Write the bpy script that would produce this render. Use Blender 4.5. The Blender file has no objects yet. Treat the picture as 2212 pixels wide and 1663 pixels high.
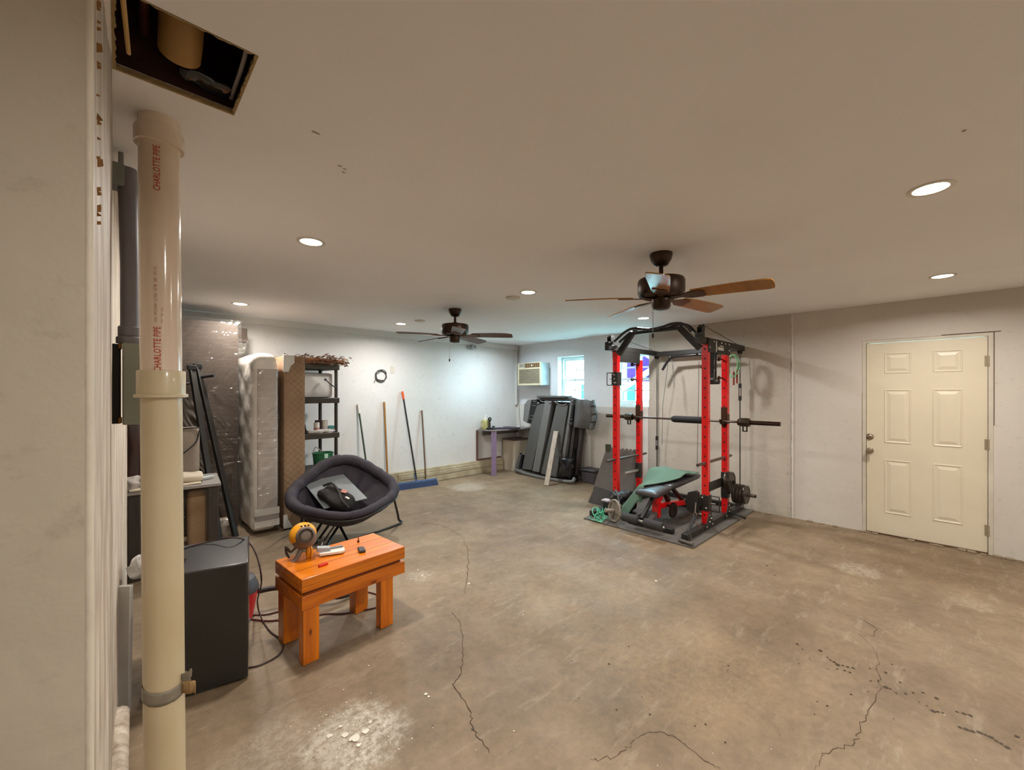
import bpy, bmesh, math, random
from mathutils import Vector, Matrix, noise
PI = math.pi
C = bpy.context.scene.collection
scn = bpy.context.scene

# ------------------------------------------------------------------ camera, world, lamps, exposure
FPX, HORIZ, YAW, CAMH = 892.5, 846.4, math.radians(43.53), 1.5116   # focal length and horizon row in the 2212 x 1663 frame
XR, YB, H = 5.868, 6.024, 2.45                                       # right wall, back wall, ceiling height
cam_d = bpy.data.cameras.new('camera')
cam = bpy.data.objects.new('camera', cam_d); C.objects.link(cam)
cam.location = (0, 0, CAMH)
cam.rotation_euler = (PI/2, 0, -YAW)
cam_d.sensor_fit = 'HORIZONTAL'; cam_d.sensor_width = 36
cam_d.lens = 36*FPX/2212
cam_d.shift_y = (HORIZ-1663/2)/2212
cam_d.clip_start = .02
scn.camera = cam
scn.view_settings.view_transform = 'Standard'
scn.view_settings.look = 'None'
scn.view_settings.gamma = 1
scn.view_settings.exposure = 0.58
scn.view_settings.use_curve_mapping = False

wd = bpy.data.worlds.new('daylight'); scn.world = wd; wd.use_nodes = True
bg = wd.node_tree.nodes['Background']
bg.inputs[0].default_value = (.42, .83, 1, 1); bg.inputs[1].default_value = 26.0

def lamp_area(name, loc, size, power, color, rot=(0, 0, 0), size_y=None, portal=False, spread=180):
    l = bpy.data.lights.new(name, 'AREA'); l.energy = power; l.color = color
    l.shape = 'DISK' if size_y is None else 'RECTANGLE'
    l.size = size
    if size_y: l.size_y = size_y
    l.spread = math.radians(spread)
    if portal: l.cycles.is_portal = True
    o = bpy.data.objects.new(name, l); C.objects.link(o); o.location = loc; o.rotation_euler = rot
    return o
LAMPS = [(2.712, .052, 'w'), (.868, 2.736, 'w'), (.932, 5.182, 'w'), (2.806, 5.172, 'n'), (2.788, 2.714, 'w'),
         (4.831, 2.658, 'm'), (4.831, .025, 'w'), (4.826, 5.172, 'c'), (.85, .05, 'w'), (.85, -2.55, 'w'), (2.75, -2.55, 'w'), (4.83, -2.55, 'w')]  # last three, behind the camera, are unseen lamps added as fill for the ceiling
LC = {'m': (.98, .98, 1), 'w': (1, .935, .865), 'n': (1, .96, .93), 'c': (.76, .91, 1)}
for (x, y, k) in LAMPS:
    lamp_area('downlight_and_fill_lamp', (x, y, H-.012), .13, 17, LC[k], spread=165)
for (y0, y1) in ((4.361, 4.948), (3.136, 3.765)):      # sampling portals in the two window openings
    lamp_area('window_portal', (XR+.16, (y0+y1)/2, 1.74), y1-y0, 1, (1, 1, 1), rot=(0, PI/2, 0), size_y=.9, portal=True).data.size = .9
sun_d = bpy.data.lights.new('sun', 'SUN'); sun_d.energy = 3.0; sun_d.angle = math.radians(2); sun_d.color = (1, .96, .9)
sun = bpy.data.objects.new('sun', sun_d); C.objects.link(sun); sun.rotation_euler = (math.radians(38), 0, math.radians(-115))

# ------------------------------------------------------------------ helpers
ca, sa = math.cos(YAW), math.sin(YAW)
def fl(x, y, z=0):                       # point at height z seen at a photo position
    d = (CAMH-z)*FPX/(y-HORIZ); l = (x-1106)/FPX*d
    return Vector((ca*l+sa*d, -sa*l+ca*d, z))
def onX(x, y, X=XR):                     # point on the plane X
    t = (x-1106)/FPX; d = X/(ca*t+sa)
    return Vector((X, -sa*t*d+ca*d, CAMH-(y-HORIZ)/FPX*d))
def onY(x, y, Y=YB):
    t = (x-1106)/FPX; d = Y/(-sa*t+ca)
    return Vector((ca*t*d+sa*d, Y, CAMH-(y-HORIZ)/FPX*d))
def V(*a): return Vector(a)
def lin(c):
    if isinstance(c, str):
        c = c.lstrip('#'); c = [int(c[i:i+2], 16)/255 for i in (0, 2, 4)]
    return tuple((v/12.92 if v <= .04045 else ((v+.055)/1.055)**2.4) for v in c)+(1,)
_M = {}
def M(name, col=(.5, .5, .5), rough=.6, metal=0, var=.08, vs=6, bump=0, bs=40, coat=0, stretch=(1, 1, 1), emit=0, spec=.5, col2=None, trans=0, alpha=1):
    if name in _M: return _M[name]
    m = bpy.data.materials.new(name); m.use_nodes = True; nt = m.node_tree; N = nt.nodes; L = nt.links
    b = N['Principled BSDF']
    c = lin(col)
    b.inputs['Roughness'].default_value = rough; b.inputs['Metallic'].default_value = metal
    b.inputs['Specular IOR Level'].default_value = spec
    b.inputs['Coat Weight'].default_value = coat; b.inputs['Coat Roughness'].default_value = .12
    b.inputs['Transmission Weight'].default_value = trans; b.inputs['Alpha'].default_value = alpha
    tc = N.new('ShaderNodeTexCoord'); mp = N.new('ShaderNodeMapping'); mp.inputs['Scale'].default_value = stretch
    L.new(tc.outputs['Object'], mp.inputs[0])
    nz = N.new('ShaderNodeTexNoise'); nz.inputs['Scale'].default_value = vs; nz.inputs['Detail'].default_value = 5
    L.new(mp.outputs[0], nz.inputs['Vector'])
    rp = N.new('ShaderNodeValToRGB'); rp.color_ramp.elements[0].position = .3; rp.color_ramp.elements[1].position = .7
    d = lin(col2) if col2 else tuple(v*(1-var*2) for v in c[:3])+(1,)
    rp.color_ramp.elements[0].color = d; rp.color_ramp.elements[1].color = c
    L.new(nz.outputs['Fac'], rp.inputs[0]); L.new(rp.outputs[0], b.inputs['Base Color'])
    if emit:
        b.inputs['Emission Color'].default_value = c; b.inputs['Emission Strength'].default_value = emit
    if bump:
        n2 = N.new('ShaderNodeTexNoise'); n2.inputs['Scale'].default_value = bs; n2.inputs['Detail'].default_value = 4
        L.new(mp.outputs[0], n2.inputs['Vector'])
        bp = N.new('ShaderNodeBump'); bp.inputs['Strength'].default_value = bump; bp.inputs['Distance'].default_value = .01
        L.new(n2.outputs['Fac'], bp.inputs['Height']); L.new(bp.outputs[0], b.inputs['Normal'])
    _M[name] = m; return m

def wmat(o):
    m = Matrix.Identity(4)
    while o is not None:
        m = o.matrix_basis @ m; o = o.parent
    return m
class MB:
    def __init__(s): s.b = bmesh.new(); s.mi = 0
    def _f(s, vs):
        try:
            f = s.b.faces.new(vs); f.material_index = s.mi; return f
        except ValueError: return None
    def box(s, c, size, rz=0, R=None, taper=(1, 1)):      # centre, size; taper scales the top
        c = Vector(c); hx, hy, hz = [v/2 for v in size]
        if R is None: R = Matrix.Rotation(rz, 3, 'Z')
        vs = []
        for z in (-1, 1):
            tx, ty = taper if z > 0 else (1, 1)
            for x, y in ((-1, -1), (1, -1), (1, 1), (-1, 1)):
                vs.append(s.b.verts.new(c+R @ Vector((x*hx*tx, y*hy*ty, z*hz))))
        for q in ((3, 2, 1, 0), (4, 5, 6, 7), (0, 1, 5, 4), (1, 2, 6, 5), (2, 3, 7, 6), (3, 0, 4, 7)): s._f([vs[i] for i in q])
        return s
    def bb(s, a, b):                                       # box between two corners
        a, b = Vector(a), Vector(b)
        return s.box((a+b)/2, [abs(v) for v in (b-a)])
    def bar(s, p, q, w, t=None, up=(0, 0, 1)):             # square bar from p to q
        p, q = Vector(p), Vector(q); t = t or w; d = (q-p); L = d.length; d.normalize()
        u = Vector(up)
        if abs(d.dot(u)) > .98: u = Vector((1, 0, 0))
        x = d.cross(u).normalized(); y = x.cross(d)
        R = Matrix((x, y, d)).transposed()
        return s.box((p+q)/2, (w, t, L), R=R)
    def ring(s, c, n1, n2, r, seg, r2=None):
        r2 = r if r2 is None else r2
        return [s.b.verts.new(c+n1*(r*math.cos(2*PI*i/seg))+n2*(r2*math.sin(2*PI*i/seg))) for i in range(seg)]
    def bridge(s, a, b):
        n = len(a)
        for i in range(n): s._f([a[i], a[(i+1) % n], b[(i+1) % n], b[i]])
    def cyl(s, p, q, r, r1=None, seg=20, cap=True):
        p, q = Vector(p), Vector(q); r1 = r if r1 is None else r1; d = (q-p).normalized()
        u = d.orthogonal().normalized(); w = d.cross(u)
        a = s.ring(p, u, w, r, seg); b = s.ring(q, u, w, r1, seg); s.bridge(a, b)
        if cap: s._f(a[::-1]); s._f(b)
        return s
    def tube(s, pts, r, seg=8, closed=False, cap=True):
        pts = [Vector(p) for p in pts]; n = len(pts); prev = None; u = None; first = None
        for i, p in enumerate(pts):
            if closed: d = pts[(i+1) % n]-pts[i-1]
            else: d = pts[min(i+1, n-1)]-pts[max(i-1, 0)]
            d.normalize()
            if u is None: u = d.orthogonal().normalized()
            else:
                u = u-d*u.dot(d)
                u = d.orthogonal().normalized() if u.length < 1e-5 else u.normalized()
            w = d.cross(u); rr = r[i] if isinstance(r, (list, tuple)) else r
            a = s.ring(p, u, w, rr, seg)
            if prev: s.bridge(prev, a)
            else: first = a
            prev = a
        if closed: s.bridge(prev, first)
        elif cap: s._f(first[::-1]); s._f(prev)
        return s
    def lathe(s, prof, c=(0, 0, 0), seg=32, axis=(0, 0, 1), closed=False):
        c = Vector(c); d = Vector(axis).normalized(); u = d.orthogonal().normalized(); w = d.cross(u); prev = None; first = None
        for (r, z) in prof:
            a = s.ring(c+d*z, u, w, max(r, 1e-4), seg)
            if prev: s.bridge(prev, a)
            else: first = a
            prev = a
        if closed: s.bridge(prev, first)
        else: s._f(first[::-1]); s._f(prev)
        return s
    def prism(s, poly, o, ux, uy, t):                      # poly in the plane (o, ux, uy), thickness t along ux x uy
        o, ux, uy = Vector(o), Vector(ux).normalized(), Vector(uy).normalized(); n = ux.cross(uy)
        a = [s.b.verts.new(o+ux*x+uy*y) for x, y in poly]; b = [s.b.verts.new(o+ux*x+uy*y+n*t) for x, y in poly]
        s._f(a[::-1]); s._f(b); m = len(a)
        for i in range(m): s._f([a[i], a[(i+1) % m], b[(i+1) % m], b[i]])
        return s
    def poly(s, pts):
        s._f([s.b.verts.new(Vector(p)) for p in pts]); return s
    def grid(s, fn, nu, nv, closed_u=False):
        g = [[s.b.verts.new(Vector(fn(i/nu, j/nv))) for j in range(nv+1)] for i in range(nu if closed_u else nu+1)]
        m = len(g)
        for i in range(nu):
            for j in range(nv): s._f([g[i][j], g[(i+1) % m][j], g[(i+1) % m][j+1], g[i][j+1]])
        return s
    def sphere(s, c, r, seg=20, rings=12, R=None):
        c = Vector(c); r = Vector((r, r, r)) if not hasattr(r, '__len__') else Vector(r); R = R or Matrix.Identity(3)
        rows = []
        for j in range(1, rings):
            ph = PI*j/rings
            rows.append([s.b.verts.new(c+R @ Vector((r.x*math.sin(ph)*math.cos(2*PI*i/seg), r.y*math.sin(ph)*math.sin(2*PI*i/seg), r.z*math.cos(ph)))) for i in range(seg)])
        for a, b in zip(rows, rows[1:]): s.bridge(b, a)
        t = s.b.verts.new(c+R @ Vector((0, 0, r.z))); d = s.b.verts.new(c-R @ Vector((0, 0, r.z)))
        for i in range(seg):
            s._f([rows[0][i], rows[0][(i+1) % seg], t]); s._f([rows[-1][(i+1) % seg], rows[-1][i], d])
        return s
    def soft(s, c, size, r, n=10, disp=None, R=None, ns=None):   # rounded, optionally crumpled box
        c = Vector(c); h = Vector(size)/2; R = R or Matrix.Identity(3); cache = {}
        nx, ny, nz = ns or (n, n, n)
        def pt(i, j, k):
            key = (i, j, k)
            if key not in cache:
                p = Vector(((2*i/nx-1)*h.x, (2*j/ny-1)*h.y, (2*k/nz-1)*h.z))
                q = Vector([max(-(h[a]-r), min(h[a]-r, p[a])) for a in range(3)])
                dv = p-q
                if dv.length > 1e-9: p = q+dv.normalized()*r
                if disp: p = p+disp(p)
                cache[key] = s.b.verts.new(c+R @ p)
            return cache[key]
        for i in range(nx):
            for j in range(ny):
                s._f([pt(i, j, 0), pt(i, j+1, 0), pt(i+1, j+1, 0), pt(i+1, j, 0)]); s._f([pt(i, j, nz), pt(i+1, j, nz), pt(i+1, j+1, nz), pt(i, j+1, nz)])
        for i in range(nx):
            for k in range(nz):
                s._f([pt(i, 0, k), pt(i+1, 0, k), pt(i+1, 0, k+1), pt(i, 0, k+1)]); s._f([pt(i, ny, k), pt(i, ny, k+1), pt(i+1, ny, k+1), pt(i+1, ny, k)])
        for j in range(ny):
            for k in range(nz):
                s._f([pt(0, j, k), pt(0, j, k+1), pt(0, j+1, k+1), pt(0, j+1, k)]); s._f([pt(nx, j, k), pt(nx, j+1, k), pt(nx, j+1, k+1), pt(nx, j, k+1)])
        return s
    def build(s, name, mats, parent=None, bevel=0, smooth=35, local=False, bseg=2):
        # vertices are in world space unless local=True
        if not isinstance(mats, (list, tuple)): mats = [mats]
        me = bpy.data.meshes.new(name)
        o = bpy.data.objects.new(name, me)
        if parent is not None:
            o.parent = parent
            if not local:
                iv = wmat(parent).inverted()
                for v in s.b.verts: v.co = iv @ v.co
        elif not local:
            xs = [v.co for v in s.b.verts]
            lo = Vector([min(v[i] for v in xs) for i in range(3)]); hi = Vector([max(v[i] for v in xs) for i in range(3)])
            og = Vector(((lo.x+hi.x)/2, (lo.y+hi.y)/2, lo.z))
            for v in s.b.verts: v.co -= og
            o.location = og
        bmesh.ops.recalc_face_normals(s.b, faces=s.b.faces)
        s.b.to_mesh(me); s.b.free()
        for m in mats: me.materials.append(m)
        if smooth:
            me.polygons.foreach_set('use_smooth', [True]*len(me.polygons))
            me.set_sharp_from_angle(angle=math.radians(smooth))
        C.objects.link(o)
        if bevel:
            md = o.modifiers.new('bevel', 'BEVEL'); md.width = bevel; md.segments = bseg; md.limit_method = 'ANGLE'; md.angle_limit = math.radians(40)
        return o
def struct(o): o['kind'] = 'structure'; return o
def tag(o, label, cat, group=None):
    o['label'] = label; o['category'] = cat
    if group: o['group'] = group
    return o
def thing(name, label, cat, loc=(0, 0, 0), rz=0, group=None):
    o = bpy.data.objects.new(name, None); C.objects.link(o); o.empty_display_size = .1
    o.location = loc; o.rotation_euler = (0, 0, rz)
    return tag(o, label, cat, group)
def copy_tree(o, parent=None):
    c = o.copy(); C.objects.link(c); c.parent = parent
    for ch in [k for k in bpy.data.objects if k.parent == o]: copy_tree(ch, c)
    return c
def spline(pts, n=8, closed=False):
    pts = [Vector(p) for p in pts]; m = len(pts); out = []
    rng = range(m) if closed else range(m-1)
    for i in rng:
        p0 = pts[(i-1) % m] if (closed or i > 0) else pts[0]*2-pts[1]
        p1 = pts[i]; p2 = pts[(i+1) % m]
        p3 = pts[(i+2) % m] if (closed or i+2 < m) else pts[-1]*2-pts[-2]
        for k in range(n):
            t = k/n
            out.append(.5*((2*p1)+(p2-p0)*t+(2*p0-5*p1+4*p2-p3)*t*t+(3*p1-p0-3*p2+p3)*t**3))
    if not closed: out.append(pts[-1])
    return out
def nz(p, s=1, seed=0): return noise.noise(Vector((p[0]*s+seed*7.3, p[1]*s-seed*3.1, p[2]*s+seed*1.7)))
def text_verts(body, size):
    cu = bpy.data.curves.new('t', 'FONT'); cu.body = body; cu.size = size; cu.resolution_u = 2; cu.offset = size*.006
    o = bpy.data.objects.new('t', cu); C.objects.link(o)
    dg = bpy.context.evaluated_depsgraph_get(); me = o.evaluated_get(dg).to_mesh()
    vs = [v.co.copy() for v in me.vertices]; fs = [tuple(p.vertices) for p in me.polygons]
    o.evaluated_get(dg).to_mesh_clear(); bpy.data.objects.remove(o); bpy.data.curves.remove(cu)
    return vs, fs
def add_text(mb, body, size, fn):
    vs, fs = text_verts(body, size)
    bv = [mb.b.verts.new(fn(v.x, v.y)) for v in vs]
    for f in fs: mb._f([bv[i] for i in f])

# ------------------------------------------------------------------ palette
black = M('black_powder_coat', '#24221f', .42, var=.1)
blackm = M('black_matte', '#1b1a19', .7)
red = M('red_gloss_paint', '#e00a0e', .3, coat=.5, var=.04)
steel = M('steel', '#b5b2ab', .3, .9)
rubber = M('black_rubber', '#232322', .8, bump=.25, bs=150)
darkmetal = M('dark_metal', '#3a342c', .35, .7)
whitep = M('white_plastic', '#dcdad2', .4)
bolt = M('bolt_steel', '#d8d5cc', .3, .8)
bronze = M('oil_rubbed_bronze', '#3d2b1e', .38, .55, var=.15)
# ------------------------------------------------------------------ room shell
def plaster(name, c, c2, scuff=.5, bump=.35, low=None):
    m = M(name, c, .75, col2=c2, vs=1.1, bump=bump, bs=9)
    nt = m.node_tree; N = nt.nodes; L = nt.links; b = N['Principled BSDF']
    tc = [n for n in N if n.type == 'TEX_COORD'][0]; rp = [n for n in N if n.type == 'VALTORGB'][0]
    n3 = N.new('ShaderNodeTexNoise'); n3.inputs['Scale'].default_value = 14; n3.inputs['Detail'].default_value = 8; n3.inputs['Roughness'].default_value = .7
    L.new(tc.outputs['Object'], n3.inputs['Vector'])
    r3 = N.new('ShaderNodeValToRGB'); r3.color_ramp.elements[0].position = .28; r3.color_ramp.elements[1].position = .42
    r3.color_ramp.elements[0].color = (1-scuff*.35, 1-scuff*.38, 1-scuff*.42, 1); r3.color_ramp.elements[1].color = (1, 1, 1, 1)
    L.new(n3.outputs['Fac'], r3.inputs[0])
    mx = N.new('ShaderNodeMixRGB'); mx.blend_type = 'MULTIPLY'; mx.inputs[0].default_value = 1
    L.new(rp.outputs[0], mx.inputs[1]); L.new(r3.outputs[0], mx.inputs[2]); L.new(mx.outputs[0], b.inputs['Base Color'])
    return m
wallm = plaster('painted_plaster', '#cdc7bd', '#c4beb3')
winm = plaster('window_wall_lit_plaster', '#e4e5e7', '#dadbdd')  # lighter, cooler colour stands in for the brighter light on the window wall
backm = plaster('back_wall_plaster', '#dbd9d6', '#d3d1cc')
stuccom = plaster('rough_grey_stucco', '#c4bcae', '#b0a899', .9, .7)
lowm = plaster('bare_concrete_paint', '#dfdbd4', '#d2cdc4', .6, .5)
ceilm = M('ceiling_paint', '#f3f2f3', .85, col2='#ecebec', vs=.8, bump=.08, bs=5)
nearm = plaster('near_wall_plaster', '#c6bcab', '#bcb2a0', .5, .5)
stripm = M('streaky_white_paint', '#d9cfc0', .6, col2='#a08e7c', vs=5, bump=.3, bs=12, stretch=(6, 6, .7))
paperm = M('torn_brown_paper', '#8a6238', .9)
gypsum = M('gypsum_core', '#a48b62', .95, bump=.6, bs=60)
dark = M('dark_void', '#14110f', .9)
trimm = M('trim_paint', '#c8c2b6', .6)

# floor: base slab with stains, cracks, drips and paint spots
fm = bpy.data.materials.new('stained_concrete'); fm.use_nodes = True
nt = fm.node_tree; N = nt.nodes; L = nt.links; b = N['Principled BSDF']
tc = N.new('ShaderNodeTexCoord')
def noi(scale, detail=6, rough=.6, stretch=None, rot=0, dist=0):
    n = N.new('ShaderNodeTexNoise'); n.inputs['Scale'].default_value = scale; n.inputs['Detail'].default_value = detail; n.inputs['Roughness'].default_value = rough
    n.inputs['Distortion'].default_value = dist
    if stretch:
        mp = N.new('ShaderNodeMapping'); mp.inputs['Scale'].default_value = stretch; mp.inputs['Rotation'].default_value = (0, 0, rot)
        L.new(tc.outputs['Object'], mp.inputs[0]); L.new(mp.outputs[0], n.inputs['Vector'])
    else: L.new(tc.outputs['Object'], n.inputs['Vector'])
    return n.outputs['Fac']
def ramp(src, stops):
    r = N.new('ShaderNodeValToRGB'); e = r.color_ramp.elements
    while len(e) < len(stops): e.new(.5)
    for k, (p, c) in enumerate(stops):
        e[k].position = p; e[k].color = lin(c) if isinstance(c, str) else (c, c, c, 1)
    L.new(src, r.inputs[0]); return r.outputs[0]
def mix(a, b2, fac, mode='MIX'):
    m = N.new('ShaderNodeMixRGB'); m.blend_type = mode
    if hasattr(fac, 'is_output'): L.new(fac, m.inputs[0])
    else: m.inputs[0].default_value = fac
    if isinstance(a, str): m.inputs[1].default_value = lin(a)
    else: L.new(a, m.inputs[1])
    if isinstance(b2, str): m.inputs[2].default_value = lin(b2)
    else: L.new(b2, m.inputs[2])
    return m.outputs[0]
def mth(op, a, b2=None, clamp=False):
    m = N.new('ShaderNodeMath'); m.operation = op; m.use_clamp = clamp
    for k, v in enumerate((a, b2)):
        if v is None: continue
        if hasattr(v, 'is_output'): L.new(v, m.inputs[k])
        else: m.inputs[k].default_value = v
    return m.outputs[0]
base = ramp(noi(.8, 8, .62), [(.3, '#76634e'), (.5, '#8e7a61'), (.7, '#a28e73')])
base = mix(base, ramp(noi(3.4, 10, .7), [(.32, .62), (.6, 1.0)]), .8, 'MULTIPLY')
base = mix(base, ramp(noi(22, 8, .75), [(.32, .70), (.60, 1.0)]), .75, 'MULTIPLY')
streak = ramp(noi(1.1, 7, .6, (1.0, .22, 1), math.radians(8), .6), [(.47, 0.0), (.62, 1.0)])
sep = N.new('ShaderNodeSeparateXYZ'); L.new(tc.outputs['Object'], sep.inputs[0])
nearright = mth('MULTIPLY', mth('SUBTRACT', sep.outputs[0], 2.3, True), .6, True)
base = mix(base, '#5c4527', mth('MULTIPLY', mth('MULTIPLY', streak, nearright), .62))
fine = ramp(noi(9, 6, .7, (.35, 1.4, 1), .5), [(.56, 0.0), (.66, 1.0)])
base = mix(base, '#bdb29c', mth('MULTIPLY', fine, .2))
def patch(x, y, r, col, thr=.5, sc=7, amt=.8):
    global base
    vx = N.new('ShaderNodeVectorMath'); vx.operation = 'DISTANCE'; L.new(tc.outputs['Object'], vx.inputs[0]); vx.inputs[1].default_value = (x, y, 0)
    fall = mth('SUBTRACT', 1.0, mth('DIVIDE', vx.outputs['Value'], r), True)
    f = mth('MULTIPLY', fall, noi(sc, 10, .85))
    base = mix(base, col, mth('MULTIPLY', mth('MULTIPLY', ramp(f, [(thr*.5, 0.0), (thr*.5+.12, 1.0)]), ramp(noi(28, 10, .8), [(.42, .12), (.60, 1.0)])), amt))
FPATCH = []
for (px, py, r, col, thr, sc, amt) in ((770, 1590, .42, '#d3cdc0', .42, 5, .85), (600, 1655, .5, '#ab9f8e', .36, 6, .6), (1855, 1232, .35, '#c2b8a4', .46, 9, .5),
        (2100, 1305, .3, '#b9ae98', .50, 10, .4), (1010, 1052, .6, '#bdb6a8', .42, 4, .6), (910, 1245, .25, '#c2b9a8', .48, 14, .5), (560, 1345, .4, '#a99e8c', .45, 5, .6),
        (2060, 1230, .9, '#584427', .42, 2.5, .55), (1990, 1160, .5, '#584427', .36, 3, .5), (1500, 1440, 1.0, '#ab9470', .42, 2.2, .35)):
    q = fl(px, py); patch(q.x, q.y, r, col, thr, sc, amt)
L.new(base, b.inputs['Base Color'])
L.new(ramp(noi(3, 6, .6), [(.3, .45), (.7, .7)]), b.inputs['Roughness'])
bp = N.new('ShaderNodeBump'); bp.inputs['Strength'].default_value = .35; bp.inputs['Distance'].default_value = .006
L.new(noi(18, 8, .7), bp.inputs['Height']); L.new(bp.outputs[0], b.inputs['Normal'])
crackm = M('crack_line', '#4a3826', .9)
dripm = M('oil_drip', '#3f301c', .45)
spotm = M('paint_spot', '#e9e4d4', .7)

X0, Y0 = -3.0, -3.2       # hidden side of the room
rnd = random.Random(4)
f = MB()
f.poly([(X0, Y0, 0), (XR+.1, Y0, 0), (XR+.1, YB+.1, 0), (X0, YB+.1, 0)])
def crackline(pts, w, mi=1, jit=.006, n=6, zz=.0015):
    w3 = [fl(700+x*.6836, 1150+y*.6836) for x, y in pts]
    sp = spline(w3, n); out = []
    for k, p in enumerate(sp):
        q = p+Vector((rnd.uniform(-jit, jit), rnd.uniform(-jit, jit), 0)); out.append(q)
    f.mi = mi
    L1, R1 = [], []
    for k, p in enumerate(out):
        d = (out[min(k+1, len(out)-1)]-out[max(k-1, 0)]).normalized(); nrm = Vector((-d.y, d.x, 0))
        ww = w*rnd.uniform(.35, 1.0)*(0.5+.5*math.sin(PI*min(1, max(.05, k/len(out)))))
        L1.append(f.b.verts.new((p.x+nrm.x*ww, p.y+nrm.y*ww, zz))); R1.append(f.b.verts.new((p.x-nrm.x*ww, p.y-nrm.y*ww, zz)))
    for k in range(len(out)-1): f._f([L1[k], L1[k+1], R1[k+1], R1[k]])
crackline([(440, 20), (455, 70), (452, 120), (450, 150), (440, 200)], .0035, jit=.012)
crackline([(403, 255), (430, 290), (440, 370), (437, 410), (430, 450), (410, 480), (440, 530), (465, 575), (470, 620), (500, 660), (523, 695)], .0030)
crackline([(1690, 320), (1740, 380), (1752, 450), (1755, 510), (1720, 575), (1690, 620), (1685, 655), (1640, 680), (1590, 690), (1575, 720), (1540, 750)], .0018, jit=.01)
crackline([(990, 652), (1035, 630), (1090, 640), (1140, 670), (1200, 720), (1250, 748)], .0022)
crackline([(840, 722), (880, 715), (930, 700), (985, 660)], .002, jit=.01)
crackline([(1735, 330), (1740, 300), (1690, 270)], .0025, jit=.01)
crackline([(250, -15), (310, -28), (380, -20), (440, 20)], .003, jit=.012)
crackline([(500, -60), (640, -70), (800, -65)], .003, jit=.012)
def blot(px, py, r, mi, el=1.0):
    f.mi = mi; c = fl(px, py); n = 12; a0 = rnd.uniform(0, PI)
    rr = [r*.72*rnd.uniform(.75, 1.15) for _ in range(n)]
    f.poly([(c.x+rr[k]*math.cos(2*PI*k/n), c.y+rr[k]*el*math.sin(2*PI*k/n), .0015+.0004*mi) for k in range(n)])
for (x, y, r) in ((1495, 353, 7), (1540, 345, 3), (1512, 370, 4), (1568, 374, 9), (1590, 395, 4), (1600, 404, 5), (1612, 410, 7), (1622, 418, 9), (1640, 421, 5), (1655, 425, 6), (1672, 429, 6),
        (1622, 432, 4), (1645, 437, 5), (1662, 443, 5), (1500, 415, 3), (1535, 400, 3), (1592, 432, 3), (1795, 417, 4), (1832, 435, 4), (1775, 443, 6), (1745, 432, 4), (1725, 430, 4), (1728, 470, 4),
        (1752, 470, 5), (1820, 474, 5), (1775, 489, 9), (1790, 495, 5), (1808, 508, 4), (1838, 510, 6), (1862, 507, 5), (1892, 507, 5), (1935, 524, 7), (1665, 512, 5), (1720, 503, 3), (1558, 535, 3),
        (1590, 549, 5), (1905, 548, 4), (1925, 565, 8), (1940, 567, 5), (1955, 570, 4), (2000, 567, 5), (2022, 573, 7), (2042, 579, 7), (2010, 617, 6), (2030, 623, 8), (2050, 629, 7), (2072, 633, 8),
        (2090, 640, 5), (2108, 648, 8), (2125, 660, 5), (2140, 668, 6), (2160, 680, 8), (2190, 645, 7), (1880, 537, 3), (1550, 575, 3), (1800, 590, 3), (1278, 422, 4), (1275, 437, 3), (963, 361, 5),
        (900, 416, 5), (783, 407, 4), (760, 292, 4), (924, 561, 4), (1030, 576, 4), (1004, 521, 3), (1172, 612, 3), (1206, 607, 4), (1268, 664, 4), (470, 622, 6), (342, 612, 3), (804, 524, 3), (1400, 105, 8), (1424, 135, 6)):
    blot(700+x*.6836, 1150+y*.6836, r*.0017, 2)
for (x, y, r) in ((1417, 1255, .016), (1013, 1261, .014), (903, 1231, .01), (912, 1243, .012), (1061, 1261, .005), (920, 1500, .012), (926, 1505, .01), (2040, 1545, .004), (1130, 1328, .006), (797, 1438, .006),
        (1290, 1140, .005), (870, 1390, .004), (1110, 1580, .005), (745, 1588, .02), (766, 1595, .03), (790, 1580, .022), (735, 1570, .012), (712, 1590, .018), (800, 1560, .01), (775, 1610, .014)):
    blot(x, y, r, 3)
for k in range(70):
    q = (rnd.gauss(760, 60), rnd.gauss(1575, 35))
    blot(q[0], q[1], rnd.uniform(.001, .005), 3)
for k in range(90):
    blot(rnd.uniform(500, 2200), rnd.uniform(1220, 1655), rnd.uniform(.001, .004), rnd.choice((2, 2, 3)))
floor = struct(f.build('floor', [fm, crackm, dripm, spotm], smooth=0, local=True))

# ceiling with the cut-out hole
hp = [fl(247, 148, H), fl(512, 253, H), fl(523, 100, H), fl(345, 0, H), fl(240, 0, H)]
hx0, hx1, hy0, hy1 = -.015, .282, 1.325, 1.667
c = MB(); z = H; T = .02
def cq(x0, y0, x1, y1): c.bb((x0, y0, z), (x1, y1, z+T))
cq(X0, Y0, XR+.3, hy0); cq(X0, hy1, XR+.3, YB+.3); cq(X0, hy0, hx0, hy1); cq(hx1, hy0, XR+.3, hy1)
c.mi = 1                  # ragged gypsum edge round the cut
def ragged(p, q, inn, n=26):
    p, q = Vector(p), Vector(q); inn = Vector(inn)
    a = []
    for k in range(n+1):
        m = p+(q-p)*k/n; w = .004+.006*rnd.random()
        a.append([c.b.verts.new(m+Vector((0, 0, -.001))), c.b.verts.new(m+inn*w+Vector((0, 0, -.001+.002*rnd.random()))), c.b.verts.new(m+inn*(w*.5+.003*rnd.random())+Vector((0, 0, .016)))])
    for k in range(n):
        for j in (0, 1): c._f([a[k][j], a[k+1][j], a[k+1][j+1], a[k][j+1]])
ragged((hx0, hy1, z), (hx1, hy1, z), (0, -1, 0)); ragged((hx1, hy1, z), (hx1, hy0, z), (-1, 0, 0)); ragged((hx1, hy0, z), (hx0, hy0, z), (0, 1, 0)); ragged((hx0, hy0, z), (hx0, hy1, z), (1, 0, 0))
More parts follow.
